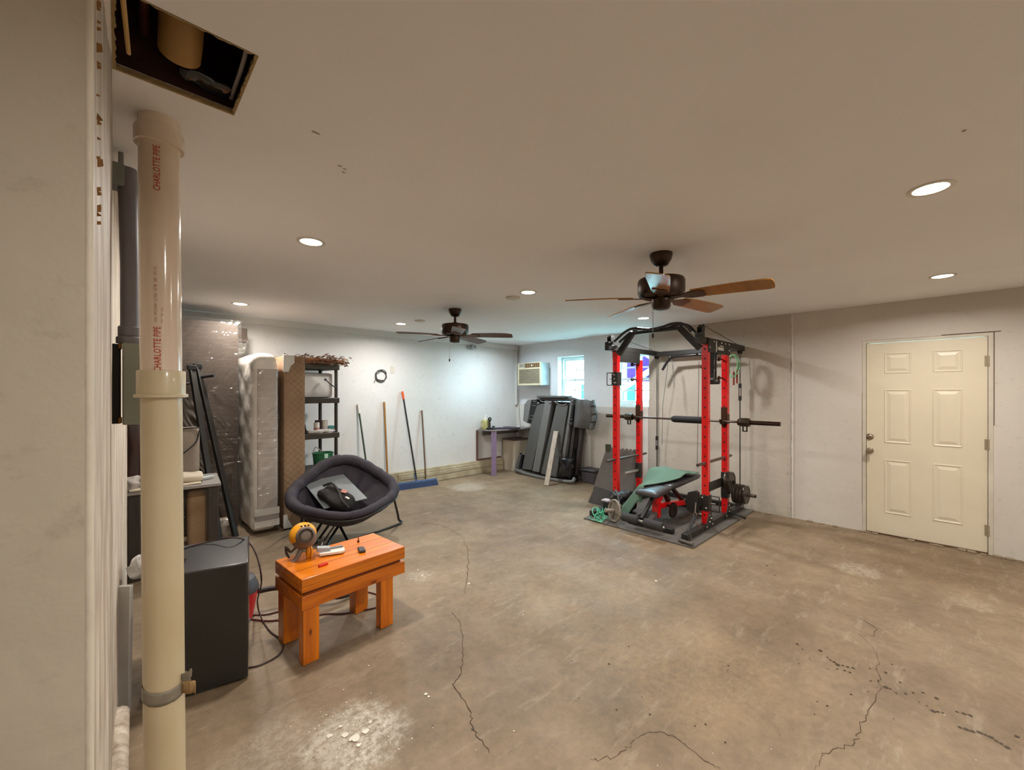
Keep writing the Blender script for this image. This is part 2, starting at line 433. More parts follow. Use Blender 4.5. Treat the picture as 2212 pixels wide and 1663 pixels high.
c.mi = 2                  # faint scuffs on the paint
for (px, py) in ((735, 358), (745, 365), (678, 284), (686, 288), (2083, 282), (742, 372)):
    q = fl(px, py, H); n = 7
    c.poly([(q.x+.012*rnd.uniform(.4, 1)*math.cos(2*PI*k/n), q.y+.008*rnd.uniform(.4, 1)*math.sin(2*PI*k/n), H-.0008) for k in range(n)])
ceiling = struct(c.build('ceiling', [ceilm, gypsum, M('ceiling_scuff', '#a8967c', .9)], smooth=0, local=True))
c = MB()                  # joist cavity over the hole
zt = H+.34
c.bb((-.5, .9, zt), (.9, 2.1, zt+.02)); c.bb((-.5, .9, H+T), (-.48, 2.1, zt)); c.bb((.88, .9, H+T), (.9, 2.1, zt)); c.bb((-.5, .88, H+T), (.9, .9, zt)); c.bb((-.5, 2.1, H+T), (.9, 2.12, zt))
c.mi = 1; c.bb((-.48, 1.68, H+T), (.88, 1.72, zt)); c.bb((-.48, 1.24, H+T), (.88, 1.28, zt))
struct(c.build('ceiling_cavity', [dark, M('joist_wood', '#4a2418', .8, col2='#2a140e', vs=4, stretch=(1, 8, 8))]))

# right wall: openings for the two windows and the door
W1 = (4.361, 4.948, 1.30, 2.152); W2 = (3.136, 3.765, 1.285, 2.150); DR = (-.262, .600, 0, 2.03)
def wall_x(name, y0, y1, X, th, holes, mat, z0=0, z1=H):
    m = MB(); ys = sorted({y0, y1, *[v for h in holes for v in h[:2]]})
    for a, b2 in zip(ys, ys[1:]):
        cuts = [h for h in holes if h[0] <= a+1e-6 and h[1] >= b2-1e-6]
        zs = [z0]
        for h in cuts: zs += [h[2], h[3]]
        zs.append(z1)
        for i in range(0, len(zs), 2):
            if zs[i+1]-zs[i] > 1e-4: m.bb((X, a, zs[i]), (X+th, b2, zs[i+1]))
    return struct(m.build(name, mat, smooth=0, local=True))
DO = (DR[0]-.035, DR[1]+.035, 0, 2.066)
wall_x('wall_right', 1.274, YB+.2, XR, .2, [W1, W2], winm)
wall_x('wall_right', Y0, 1.274, XR-.01, .21, [DO], wallm)
m = MB()                 # rough grey render between the window and the door
m.prism([(0, 0), (1.855, 0), (1.855, H-.002), (0, H-.002)], (XR-.012, 1.276, 0), (0, 1, 0), (0, 0, 1), .011)
struct(m.build('trim_1', stuccom, smooth=0, local=True))
m = MB(); m.bb((XR-.028, 3.14, 0), (XR, YB, 1.272))       # thicker lower wall under the windows
struct(m.build('trim_2', lowm, bevel=.006, local=True))
m = MB()                                                  # crumbly edge where the render stops
for k in range(60):
    zz = 2.44*k/60; m.bb((XR-.02-rnd.random()*.004, 1.268, zz), (XR, 1.280+rnd.random()*.006, zz+.041))
struct(m.build('trim_3', lowm, local=True))
m = MB()
for k in range(64):      # loose mortar crumbs along the foot of the right wall
    yy = rnd.uniform(-1.5, 3.1); s = rnd.uniform(.01, .03)
    m.soft((XR-.03-rnd.random()*.03, yy, s*.25), (s*1.5, s*2, s*.7), s*.3, 3)
struct(m.build('trim_4', M('mortar_crumbs', '#8b7a62', .9)))

# back wall, its timber strip and the concrete curb
m = MB(); m.bb((X0, YB, 0), (XR+.2, YB+.2, H)); struct(m.build('wall_back', backm, smooth=0, local=True))
m = MB(); m.bb((X0, YB-.04, H-.085), (XR, YB, H)); struct(m.build('trim_5', backm, bevel=.004, local=True))
m = MB(); m.bb((XR-.075, YB-.06, 1.25), (XR-.028, YB, H-.02)); struct(m.build('trim_6', backm, bevel=.008, local=True))   # boxed corner
m = MB()
a0, a1 = onY(862, 1021, 5.93).x, 5.40
m.bb((2.0, 5.96, 0), (a1, YB, .235)); m.bb((a0, 5.93, 0), (a1, 5.97, .205)); m.bb((a0+.02, 5.918, .012), (a1-.01, 5.94, .10)); m.bb((a0+.02, 5.918, .112), (a1-.01, 5.94, .165))
struct(m.build('baseboard_back', M('grubby_cream_board', '#bdb195', .6, col2='#9c9074', vs=5), bevel=.004, local=True))

# left partition (slightly bowed, seen edge-on) and hidden walls
prof = [(-.04, 1.13), (-.018, 1.62), (-.026, 2.2), (-.002, 2.7), (.033, 3.35)]
m = MB()
def wleft(u, v):
    k = u*(len(prof)-1); i = min(int(k), len(prof)-2); t = k-i
    x = prof[i][0]*(1-t)+prof[i+1][0]*t; y = prof[i][1]*(1-t)+prof[i+1][1]*t
    return (x+.007*nz((y*5, v*2, 1), 1.3)+.004*nz((y*22, v*1.5, 2)), y, v*H)
m.grid(wleft, 60, 40)
m.mi = 1
m.poly([(prof[0][0]-.006, prof[0][1]-.012, 0), (-1.6, prof[0][1]-.012, 0), (-1.6, prof[0][1]-.012, H), (prof[0][0]-.006, prof[0][1]-.012, H)])
m.mi = 0; m.poly([(.033, 3.35, 0), (.033, 3.35, H), (-1.6, 3.35, H), (-1.6, 3.35, 0)])
m.mi = 2; m.tube([(prof[0][0]-.004, prof[0][1]-.004, z) for z in [k*H/40 for k in range(41)]], .009, 10)      # rounded corner bead
m.mi = 3                                                                     # torn joint paper sticking out of the seam
for k in range(22):
    zz = rnd.uniform(1.86, 2.34); yy = 1.2+rnd.uniform(-.02, .03); s = rnd.uniform(.002, .006)*(1 if k % 5 else 2)
    m.poly([(-.034, yy, zz), (-.030+s*.4, yy+s*.3, zz+s*rnd.uniform(-1, 1)), (-.030+s*.5, yy+s*.8, zz-s), (-.034, yy+s, zz-s*1.4)])
m.mi = 0
struct(m.build('wall_left', [stripm, nearm, M('corner_bead', '#d3cab9', .5, bump=.3, bs=30), paperm], local=True, smooth=60))
m = MB(); m.bb((X0-.1, Y0, 0), (X0, YB, H)); struct(m.build('wall_far_left', wallm, smooth=0, local=True))
m = MB(); m.bb((X0, Y0-.1, 0), (XR+.2, Y0, H)); struct(m.build('wall_behind', wallm, smooth=0, local=True))
m = MB(); m.tube([(-.02, 1.75, .05), (-.01, 2.1, .062), (.0, 2.55, .07)], .035, 12)
struct(m.build('baseboard_left', stripm, local=True))

# windows
vinyl = M('white_vinyl', '#eef0ee', .35)
glassm = bpy.data.materials.new('window_glass'); glassm.use_nodes = True
gn = glassm.node_tree; gn.nodes.clear()
go = gn.nodes.new('ShaderNodeOutputMaterial'); gt = gn.nodes.new('ShaderNodeBsdfTransparent'); gg = gn.nodes.new('ShaderNodeBsdfGlossy'); gm = gn.nodes.new('ShaderNodeMixShader')
gt.inputs[0].default_value = (.93, .97, .98, 1); gg.inputs['Roughness'].default_value = .03; gm.inputs[0].default_value = .06
gn.links.new(gt.outputs[0], gm.inputs[1]); gn.links.new(gg.outputs[0], gm.inputs[2]); gn.links.new(gm.outputs[0], go.inputs[0])
def window(nm, w):
    y0, y1, z0, z1 = w; xf = XR+.12; t = .035
    root = MB()
    for a, b2 in (((xf, y0, z0), (xf+.07, y0+t, z1)), ((xf, y1-t, z0), (xf+.07, y1, z1)), ((xf, y0+t, z1-t), (xf+.07, y1-t, z1)), ((xf-.02, y0+t, z0), (xf+.07, y1-t, z0+t+.012))): root.bb(a, b2)
    r = struct(root.build(nm, vinyl, bevel=.003))
    zm = (z0+z1)/2; sashes = []
    for k, (a, b2, dx) in enumerate(((zm-.02, z1-t, .04), (z0+t+.012, zm+.02, .015))):
        s = MB(); q = .038; x = xf+dx
        s.bb((x, y0+t, a), (x+.022, y0+t+q, b2)); s.bb((x, y1-t-q, a), (x+.022, y1-t, b2)); s.bb((x, y0+t+q, b2-q), (x+.022, y1-t-q, b2)); s.bb((x, y0+t+q, a), (x+.022, y1-t-q, a+q))
        ym = (y0+y1)/2; s.bb((x+.006, ym-.009, a+q), (x+.016, ym+.009, b2-q))
        zz = (a+b2)/2; s.bb((x+.006, y0+t+q, zz-.009), (x+.016, y1-t-q, zz+.009))
        so = s.build('sash', vinyl, r, bevel=.002)
        g = MB(); g.bb((x+.009, y0+t+q-.003, a+q-.003), (x+.012, y1-t-q+.003, b2-q+.003)); g.build('pane', glassm, so)
    lk = MB(); lk.bb((xf+.005, (y0+y1)/2-.03, zm+.018), (xf+.03, (y0+y1)/2+.03, zm+.034)); lk.build('sash_lock', vinyl, r, bevel=.004)
window('window_1', W1); window('window_2', W2)
m = MB()
m.bb((XR-.012, W2[0]-.02, W2[2]-.012), (XR+.125, W2[1]+.02, W2[2])); struct(m.build('trim_7', wallm, bevel=.003))

# door with six raised panels
doorm = M('door_paint', '#d8ceb6', .4, var=.02, bump=.03, bs=60)
d0, d1 = DR[0], DR[1]; xs = XR+.0
dr = MB(); dr.bb((xs, d0, .012), (xs+.035, d1, DR[3]))
door = dr.build('door_1', doorm, bevel=.002); struct(door)
def panel(y0, y1, z0, z1):
    p = MB(); rings = []
    for (ins, xx) in ((0, 0), (.004, -.005), (.010, -.005), (.017, -.0006), (.026, -.0006), (.052, -.007), (.054, -.007)):
        rings.append([p.b.verts.new((xs+xx, yy, zz)) for yy, zz in ((y0+ins, z0+ins), (y1-ins, z0+ins), (y1-ins, z1-ins), (y0+ins, z1-ins))])
    for a, b2 in zip(rings, rings[1:]): p.bridge(a, b2)
    p._f(rings[-1])
    p.build('panel', doorm, door, smooth=10)
for (xa, xb, rows) in ((1910, 1969, ((763, 807), (841, 956), (992, 1107))), (2015, 2080, ((757, 804), (840, 963), (1001, 1124)))):
    for ya, yb in rows:
        A, B2 = onX(xa, ya, XR), onX(xa, yb, XR); C2 = onX(xb, ya, XR)
        panel(C2.y, A.y, B2.z, A.z)
frm = M('door_frame_paint', '#cfc7b6', .55)
m = MB()
for a, b2 in (((xs-.012, d0-.034, 0), (xs+.09, d0-.003, DR[3]+.034)), ((xs-.012, d1+.003, 0), (xs+.09, d1+.034, DR[3]+.034)), ((xs-.012, d0-.003, DR[3]+.003), (xs+.09, d1+.003, DR[3]+.034)), ((xs+.036, d0-.003, 0), (xs+.09, d0+.015, DR[3])), ((xs+.036, d1-.015, 0), (xs+.09, d1+.003, DR[3]))): m.bb(a, b2)
m.mi = 1; m.bb((xs-.02, d0-.003, 0), (xs+.09, d1+.003, .011))
m.mi = 1; m.bb((xs-.0145, d0-.2+.12, DR[3]+.036), (xs-.009, d0+.30, DR[3]+.042)); m.bb((xs-.0145, d0-.040, 1.2), (xs-.009, d0-.036, DR[3]+.04)); m.bb((xs-.012, d1+.035, .3), (xs-.009, d1+.037, 1.5))
m.build('door_frame', [frm, M('rusty_threshold', '#54381f', .8)], door, bevel=.002)
nick = M('satin_nickel', '#a79a88', .28, .9)
for (px, py, rr) in ((1879, 943, .030), (1879, 973, .030)):
    q = onX(px, py, XR); k = MB()
    if py == 943: k.lathe([(.033, 0), (.033, .006), (.028, .012), (.020, .020), (.012, .022)], q, 24, (-1, 0, 0)); k.box(q-Vector((.026, 0, 0)), (.016, .006, .022)); k.build('deadbolt', nick, door)
    else: k.lathe([(.032, 0), (.032, .006), (.014, .010), (.012, .035), (.020, .042), (.029, .055), (.030, .066), (.024, .076), (.008, .079)], q, 24, (-1, 0, 0)); k.build('door_knob', nick, door)
k = MB(); k.bb((xs-.003, d1-.002, .86), (xs+.02, d1+.004, .93)); k.build('latch_plate', M('dark_brass', '#5b4732', .4, .8), door)
for zc in (.22, 1.02, 1.80):
    k = MB(); k.cyl((xs-.010, d0-.004, zc-.05), (xs-.010, d0-.004, zc+.05), .008, seg=12); k.bb((xs-.004, d0-.03, zc-.05), (xs+.0, d0+.02, zc+.05)); k.build('hinge', M('painted_hinge', '#a8997f', .4, .3), door)

# what stands outside the windows
out = M('outside_ground_grass', '#9fa79a', .9, var=.15, vs=3)
m = MB(); m.bb((XR+.3, -6, .2), (30, 16, .3)); struct(m.build('ground', out, smooth=0, local=True))
m = MB()
side = M('pale_cyan_siding', '#1d5a64', 1, spec=0, var=.03)
for k in range(12): m.prism([(0, 0), (.02, 0), (.006, .17), (0, .17)], (10.6, 12.5, .3+k*.165), (-1, 0, 0), (0, 0, 1), 8.5)
house = tag(m.build('neighbouring_building', side, smooth=0), 'low pale cyan clapboard building seen outside through the left window', 'building')
for (y, z0, z1) in ((6.1, 1.2, 1.75), (7.4, 1.2, 1.75), (8.9, 1.2, 1.75)):
    k = MB(); k.bb((10.56, y, z0), (10.61, y+.55, z1)); k.build('window', M('dull_glass', '#324a52', .9, spec=0), house, bevel=.01)
def lattice():
    t = thing('outdoor_staircase', 'white railed timber stair with lilac panels outside the right window', 'staircase', (8.6, 4.6, .3))
    lil = M('lilac_panel', '#38204a', 1, spec=0); wt = M('white_timber', '#84888d', 1, spec=0)
    p = MB(); p.bb((8.75, 3.9, 1.75), (8.79, 5.6, 2.9)); p.build('panel', lil, t)
    p = MB()
    for y in (4.0, 4.35, 4.75, 5.15, 5.5): p.bb((8.55, y, .3), (8.6, y+.06, 2.9))
    p.build('post', wt, t)
    p = MB(); p.bar((8.52, 3.9, 2.35), (8.52, 5.6, 1.35), .05, .12); p.bar((8.52, 3.9, 1.65), (8.52, 5.6, .65), .05, .14); p.bar((8.52, 5.4, 2.8), (8.52, 3.9, 1.9), .04, .07)
    p.build('stringer', wt, t)
    p = MB()
    for k in range(7): p.bb((8.5, 3.95+k*.25, 1.60-k*.15), (9.2, 4.15+k*.25, 1.64-k*.15))
    p.build('tread', M('mint_board', '#2f7f7a', 1, spec=0), t)
lattice()
# ------------------------------------------------------------------ ceiling cavity contents, PVC pipe, electrical box
pvc = M('cream_pvc', '#cfc2a4', .38, var=.05, vs=2, col2='#c0b08c', coat=.3)
pvcg = M('glossy_pvc', '#e0cdb8', .12, var=.03, coat=.6)
t = thing('drain_elbow', 'yellowed curved plastic drain pipe up inside the ceiling hole', 'pipe', (.13, 1.50, H+.06))
m = MB(); m.tube(spline([(.115, 1.36, H+.30), (.122, 1.44, H+.20), (.130, 1.52, H+.12), (.132, 1.60, H+.085)], 8), .052, 28)
m.build('pipe_bend', M('yellowed_pvc', '#b08a50', .5), t)
m = MB(); m.lathe([(.060, 0), (.063, .004), (.063, .022), (.060, .026)], (.127, 1.475, H+.165), 28, (.03, .75, -.62)); m.build('coupling', M('yellowed_pvc', '#b08a50', .5), t)
m = MB(); m.cyl((.045, 1.33, H+.14), (.052, 1.66, H+.14), .012, seg=16)
tag(m.build('copper_pipe', M('dull_copper', '#8d5a50', .3, .8)), 'thin reddish metal pipe running inside the ceiling hole', 'pipe')
m = MB(); m.cyl((.001, 1.30, H+.02), (.018, 1.53, H-.02), .006, .005, seg=10)
tag(m.build('wood_lath', M('raw_pine', '#c8a264', .7)), 'thin pale stick poking down from the ceiling hole', 'stick')
m = MB(); m.tube(spline([(.26, 1.32, H+.05), (.268, 1.45, H+.045), (.272, 1.66, H+.05)], 6), .006, 10)
tag(m.build('cable', M('grey_cable', '#a79b98', .3)), 'grey cable along the far edge of the ceiling hole', 'cable')
m = MB(); m.soft((.20, 1.63, H+.06), (.14, .06, .04), .015, 8, lambda p: Vector((nz(p, 30), nz(p, 30, 2), nz(p, 30, 4)))*.012)
tag(m.build('plastic_scrap', M('black_film', '#17151a', .12, coat=.5)), 'crumpled dark plastic scrap inside the ceiling hole', 'scrap')

PX, PY = .109, 1.869
t = thing('drain_pipe', 'tall white plastic drain pipe from ceiling to floor with red lettering', 'pipe', (PX, PY, 0))
def pc(z): return Vector((PX+.0065*(1.0-z), PY-.0065*(1.0-z), z))
m = MB(); m.cyl(pc(0), pc(1.50), .0565, seg=48); lower = m.build('pipe_section', pvc, t)
m = MB(); m.cyl(pc(1.50), pc(2.45), .0565, seg=48); upper = m.build('pipe_section', pvcg, t); upper['label'] = 'glossy upper pipe length with red print'
m = MB(); m.lathe([(.0568, -.002), (.073, 0), (.073, .010), (.066, .012), (.066, .088), (.0645, .091), (.0568, .092)], pc(1.493), 48); m.build('coupling', pvc, t)
m = MB(); m.lathe([(.0568, 0), (.068, .002), (.0685, .05), (.066, .056), (.0585, .06)], pc(2.355), 48); m.build('coupling', pvcg, t)
inkm = M('red_ink', '#c2401f', .5); inkf = M('faded_red_ink', '#b98872', .5)
view_a = math.atan2(-PY, -PX)
def wrap(z0, ang0, r=.0578, kx=1.0):
    def fn(x, y):
        # text runs up the pipe; its letter tops point to the viewer's left
        x = x*kx; a = view_a+ang0-y/r; c = pc(z0+x)
        return Vector((c.x+r*math.cos(a), c.y+r*math.sin(a), z0+x))
    return fn
m = MB()
add_text(m, 'CHARLOTTE PIPE',   .0265, wrap(1.578, -.02, kx=.74)); m.build('printed_text', inkm, upper, smooth=0)
m = MB(); add_text(m, 'CHARLOTTE PIPE',   .0265, wrap(2.185, .02, kx=.74)); m.build('printed_text', inkm, upper, smooth=0)
m = MB()
add_text(m, '4 IN   PVC DWV   LISTED   ASTM   NSF   UPC105', .0125, wrap(1.745, -.16, kx=.70))
add_text(m, 'PVC   NSF   4 IN', .0095, wrap(1.745, .12, kx=.75))
m.build('printed_text', inkf, upper, smooth=0)
tapem = M('grey_duct_tape', '#8f8878', .5, .1, var=.15, vs=30)
m = MB(); c0 = pc(.50)
def tape(u, v):
    a = view_a-1.9+3.8*u; r = .059+.003*nz((u*9, v*2, 0), 2)
    zz = c0.z-.02+.045*v-.02*math.sin(u*PI)+.018*(u-.5)*-1
    return Vector((c0.x+r*math.cos(a), c0.y+r*math.sin(a), zz))
m.grid(tape, 30, 4)
lat = Vector((ca, -sa, 0))
def flag(u, v, s, L0): 
    e = c0+lat*(s*(.056+L0*u))+Vector((0, 0, -.012+.045*v+.02*s*u+.012*nz((u*5, v*5, s), 3))); return e+Vector((-sa, -ca, 0))*(.01*nz((u*8, v*6, s), 2)-.004)
m.grid(lambda u, v: flag(u, v, -1, .022+.008*v), 6, 4); m.grid(lambda u, v: flag(u, v, 1, .035+.018*nz((v*9, 1, 1), 1)), 8, 4)
m.mi = 1; m.grid(lambda u, v: flag(u, v, 1, .05+.03*nz((v*9, 4, 1), 1))+Vector((0, 0, -.025))*(1+u)*.9, 6, 3)
o = m.build('duct_tape', [tapem, M('tan_tape_back', '#a5865a', .8)]); tag(o, 'torn grey duct tape wrapped round the lower drain pipe', 'tape')
md = o.modifiers.new('thick', 'SOLIDIFY'); md.thickness = .0012

t = thing('electrical_box', 'grey metal electrical box on the left partition behind the pipe', 'electrical box', (.07, 2.22, 1.38))
gbox = M('grey_green_enamel', '#868a7d', .35, var=.03, vs=3)
m = MB(); m.bb((.008, 2.15, 1.386), (.160, 2.27, 1.70)); m.build('cover', gbox, t, bevel=.004)
m = MB(); m.bb((-.024, 2.175, 1.39), (.004, 2.26, 1.695)); m.mi = 1  # black plate stands in for the shaded gap between cover and wall
m.bb((-.004, 2.160, 1.392), (.007, 2.2, 1.415)); m.bb((-.004, 2.160, 1.675), (.007, 2.2, 1.695)); m.build('gap_shade_plate', [blackm, M('tarnished_brass', '#7e5228', .4, .8)], t, bevel=.003)
grey = M('grey_conduit', '#77747a', .5, .1)
m = MB(); m.tube([(.030, 2.20, 1.72), (.030, 2.20, 2.0), (.022, 2.20, 2.38)], .029, 24); m.build('conduit', grey, t)
m = MB(); m.lathe([(.041, 0), (.041, .022), (.037, .026), (.034, .028), (.036, .030), (.036, .062), (.033, .066), (.030, .067)], (.030, 2.20, 1.70), 28); m.build('conduit_coupling', grey, t)
m = MB(); m.bb((-.030, 2.168, 2.30), (.014, 2.25, 2.385)); m.bb((-.004, 2.172, 2.38), (.012, 2.24, 2.43)); m.bb((.006, 2.18, 2.25), (.020, 2.24, 2.302)); m.build('junction_body', M('grey_junction', '#7f827f', .5), t, bevel=.004)

# ------------------------------------------------------------------ black cabinet and what lies on and beside it
cabm = M('black_lacquer', '#232221', .33, var=.06, vs=3, coat=.25)
A, B_, = Vector((.098, 2.609, 0)), Vector((.490, 2.528, 0))
ux = (B_-A).normalized(); uy = Vector((-ux.y, ux.x, 0)); Wc = (B_-A).length; Dc = .47
t = thing('speaker_cabinet', 'large black box cabinet standing on the floor behind the white pipe', 'cabinet', tuple((A+B_)/2+uy*Dc/2))
Rc = Matrix((ux, uy, Vector((0, 0, 1)))).transposed()
m = MB(); m.box((A+B_)/2+uy*Dc/2+Vector((0, 0, .316)), (Wc, Dc, .608), R=Rc); m.build('body', cabm, t, bevel=.008)
for sx in (.04, Wc-.04):
    for sy in (.04, Dc-.04): m = MB(); m.cyl(A+ux*sx+uy*sy, A+ux*sx+uy*sy+Vector((0, 0, .013)), .02, seg=16); m.build('foot', blackm, t)
pm = MB(); P0, P1 = Vector((-.012, 2.675, 0)), Vector((.034, 2.640, 0)); d = (P1-P0).normalized(); n = Vector((-d.y, d.x, 0))
pm.prism([(0, .002), (.052, .002), (.060, .60), (.006, .60)], P0, d, (0, 0, 1), -.02)
tag(pm.build('board', M('pale_grey_board', '#a9a6a0', .5), bevel=.002), 'narrow pale grey board standing between left wall and black cabinet', 'board')
m = MB(); o0 = A+uy*.10+ux*.0+Vector((0, 0, .622))
m.prism([(-.055, .0), (.10, .0), (.10, .012), (.0, .085), (-.01, .085)], o0, ux, (0, 0, 1), -.16)
tag(m.build('grey_case', M('slate_grey_plastic', '#66665f', .35), bevel=.003), 'slate grey wedge shaped case lying on the black cabinet by the wall', 'case')
m = MB(); m.soft(o0+Vector((-.03, .05, .035)), (.10, .14, .09), .03, 14, lambda p: Vector((nz(p, 18), nz(p, 18, 3), nz(p, 18, 5)))*.035)
filmw = M('crumpled_clear_film', '#cbc8c4', .15, coat=.6, var=.2, vs=12, bump=.6, bs=20)
tag(m.build('plastic_bag', filmw, smooth=60), 'crumpled clear plastic bag on the black cabinet by the wall', 'bag')
cord = M('dark_brown_cord', '#35201a', .45)
pts = [A+ux*.12+uy*.18+Vector((0, 0, .630))]+[fl(388, 1188, .625), fl(450, 1170, .63), fl(500, 1161, .66)]+[Vector(p) for p in
       (tuple(fl(535, 1170, .60)), (.60, 2.86, .52), (.615, 2.82, .38), tuple(fl(556, 1300, .12)), tuple(fl(566, 1338, .015)), tuple(fl(585, 1365, .006)), tuple(fl(606, 1380, .006)), tuple(fl(613, 1396, .006)), tuple(fl(600, 1416, .006)), tuple(fl(565, 1435, .006)), tuple(fl(536, 1442, .006)), tuple(fl(500, 1448, .006)))]
m = MB(); m.tube(spline(pts, 8), .0045, 8)
tag(m.build('electric_flex', cord), 'thin dark cord looping over the black cabinet down to the floor', 'cord')
m = MB(); m.tube(spline([fl(x, y, .006) for x, y in ((538, 1328), (575, 1327), (608, 1319), (660, 1308), (720, 1284), (768, 1276), (805, 1281), (823, 1290), (828, 1302), (815, 1311), (785, 1318), (740, 1325), (700, 1326), (650, 1336), (608, 1339), (575, 1341), (538, 1337))], 6), .005, 8)
tag(m.build('extension_lead', M('dark_red_cord', '#5a1a1c', .45)), 'dark red extension cord looping on the floor under the orange bench', 'cord')

# small red shop vacuum peeking out behind the cabinet
vc = Vector((.555, 3.24, 0))
t = thing('shop_vacuum', 'small red shop vacuum with black lid behind the black cabinet', 'vacuum', tuple(vc))
vr = M('red_plastic', '#dd1f24', .35)
m = MB(); m.lathe([(.095, .01), (.10, .012), (.128, .17), (.130, .19), (.12, .195)], vc, 36); m.build('tank', vr, t)
m = MB(); m.lathe([(.135, .19), (.137, .20), (.130, .225), (.11, .275), (.07, .30), (.0, .305)], vc, 36); lid = m.build('lid', M('dark_grey_plastic', '#45464a', .5), t)
m = MB(); q = fl(549, 1247, .25)
vdir = (Vector((0, 0, CAMH))-vc); vh = Vector((vdir.x, vdir.y, 0)).normalized(); rt = Vector((-vh.y, vh.x, 0))
def lidtext(x, y):
    a = x/.12+.30; r = .137-.42*y
    dirv = vh*math.cos(a)+rt*math.sin(a); return vc+dirv*r+Vector((0, 0, .212+y*.9))
add_text(m, 'F', .05, lidtext); m.build('lettering', M('pale_pink_letter', '#e9b9bd', .5), lid, smooth=0)
m = MB(); hs = vc+Vector((.125, -.02, .16)); pts = spline([hs, hs+Vector((.10, -.03, .0)), hs+Vector((.25, -.10, -.02)), hs+Vector((.42, -.22, -.10)), hs+Vector((.55, -.20, -.135))], 14)
m.tube(pts, [.017+.0015*(k % 2) for k in range(len(pts))], 14); m.build('hose', M('dark_brown_hose', '#33241f', .5), t)
for k in range(4):
    m = MB(); a = k*PI/2+.6; m.sphere(vc+Vector((.10*math.cos(a), .10*math.sin(a), .014)), .014, 12, 8); m.build('caster', M('grey_rubber', '#77767a', .6), t)

# ------------------------------------------------------------------ corner of stored furniture
t = thing('side_table', 'dark wooden table with pale top behind the white pipe', 'table', (.36, 4.65, 0))
tw = M('dark_stained_wood', '#3a322b', .5, var=.2, vs=4, stretch=(6, 6, 1)); tt = M('pale_grey_laminate', '#918a84', .45, var=.1)
Rt = Matrix.Rotation(math.radians(-5), 3, 'Z')
def tl(x, y, z): return Vector((.36, 4.68, 0))+Rt @ Vector((x, y, z))
m = MB(); m.box(tl(0, 0, .705), (.62, .56, .03), R=Rt); m.build('table_top', tt, t, bevel=.006)
for sx, sy in ((-1, -1), (1, -1), (1, 1), (-1, 1)):
    m = MB(); m.box(tl(sx*.255, sy*.235, .345), (.075, .06, .69), R=Rt); m.build('leg', tw, t, bevel=.004)
m = MB(); m.box(tl(-.21, .02, .40), (.12, .44, .56), R=Rt); m.build('side_panel', tw, t, bevel=.004)
clothm = M('off_white_cloth', '#bdb09a', .9, bump=.4, bs=12); greym = M('taupe_upholstery', '#8f8172', .9, bump=.3, bs=80)
m = MB(); m.soft(tl(-.02, -.10, .765), (.42, .22, .07), .033, 14, lambda p: Vector((0, 0, nz(p, 9)*.018)), R=Rt)
tag(m.build('pillow', clothm, smooth=60), 'flat cream pillow lying on the pale table top', 'pillow')
m = MB(); m.soft(tl(-.06, -.20, .729), (.46, .14, .016), .007, 10, lambda p: Vector((0, 0, nz(p, 12)*.004)), R=Matrix.Rotation(.08, 3, 'Z') @ Rt)
tag(m.build('folded_paper', M('aged_paper', '#cbbda4', .8), smooth=60), 'folded cream paper at front edge of the table top', 'paper')
m = MB(); m.soft(tl(.21, -.06, .742), (.15, .035, .02), .008, 6, R=Matrix.Rotation(.5, 3, 'Z')); tag(m.build('plastic_packet', M('pale_blue_film', '#b9c3c4', .3)), 'small pale blue packet by the pillow on the table', 'packet')
m = MB(); m.soft(tl(-.285, -.1, .76), (.10, .25, .08), .03, 12, lambda p: Vector((nz(p, 14), nz(p, 14, 2), nz(p, 14, 4)))*.03)
tag(m.build('linen_bundle', M('grey_linen', '#a39a92', .9, bump=.4, bs=20), smooth=60), 'crumpled grey linen at left end of the table top', 'cloth')
# upholstered backrest with dark piping, behind the table
cb = Vector((.50, 5.05, .68)); Rb = Matrix.Rotation(math.radians(-8), 3, 'Z') @ Matrix.Rotation(math.radians(-12), 3, 'X')
t = thing('chair_cushion', 'taupe upholstered back cushion with dark piping above the table', 'cushion', (.42, 5.06, .70))
m = MB(); m.soft((.40, 5.06, .94), (.34, .12, .46), .045, 16, lambda p: Vector((0, -.02*math.cos(p.x*6)*math.cos(p.z*5), nz(p, 6)*.01)), R=Rb); m.build('pad', greym, t, smooth=60)
m = MB(); pp = [(-.10, -.068, .20), (.15, -.066, .215), (.165, -.06, .17), (.14, -.072, .07), (.045, -.08, -.03), (-.02, -.078, -.07), (-.10, -.075, .0)]
m.tube(spline([Vector((.40, 5.06, .94))+Rb @ Vector(p) for p in pp], 6), .006, 8); m.build('piping', M('black_piping', '#1d1917', .6), t)
# upright folded tan cushions below the table
m = MB(); m.soft((.50, 4.52, .345), (.17, .10, .64), .045, 16, lambda p: Vector((p.x*(.15*p.z-.05), 0, 0)), R=Matrix.Rotation(-.1, 3, 'Z'))
tag(m.build('seat_cushion', M('tan_foam', '#9a8266', .9, col2='#7f6244', vs=3, bump=.3), smooth=60), 'tan foam seat cushion standing upright under the table', 'cushion')
m = MB(); m.soft((.325, 4.50, .33), (.14, .10, .62), .04, 16, lambda p: Vector((p.x*(.15*p.z), 0, 0)), R=Matrix.Rotation(-.1, 3, 'Z'))
tag(m.build('seat_cushion', M('mauve_foam', '#8c7a70', .9, bump=.3), smooth=60), 'mauve grey seat cushion standing left of the tan one', 'cushion')
m = MB(); m.soft((.10, 5.18, .665), (.14, .14, 1.33), .05, 12, lambda p: Vector((nz(p, 6), nz(p, 6, 2), 0))*.03)
tag(m.build('garment_bag', M('dark_brown_vinyl', '#3d3129', .4, col2='#4a2420', vs=4), smooth=60), 'tall dark brown bag standing in the gap below the grey electrical box', 'bag')

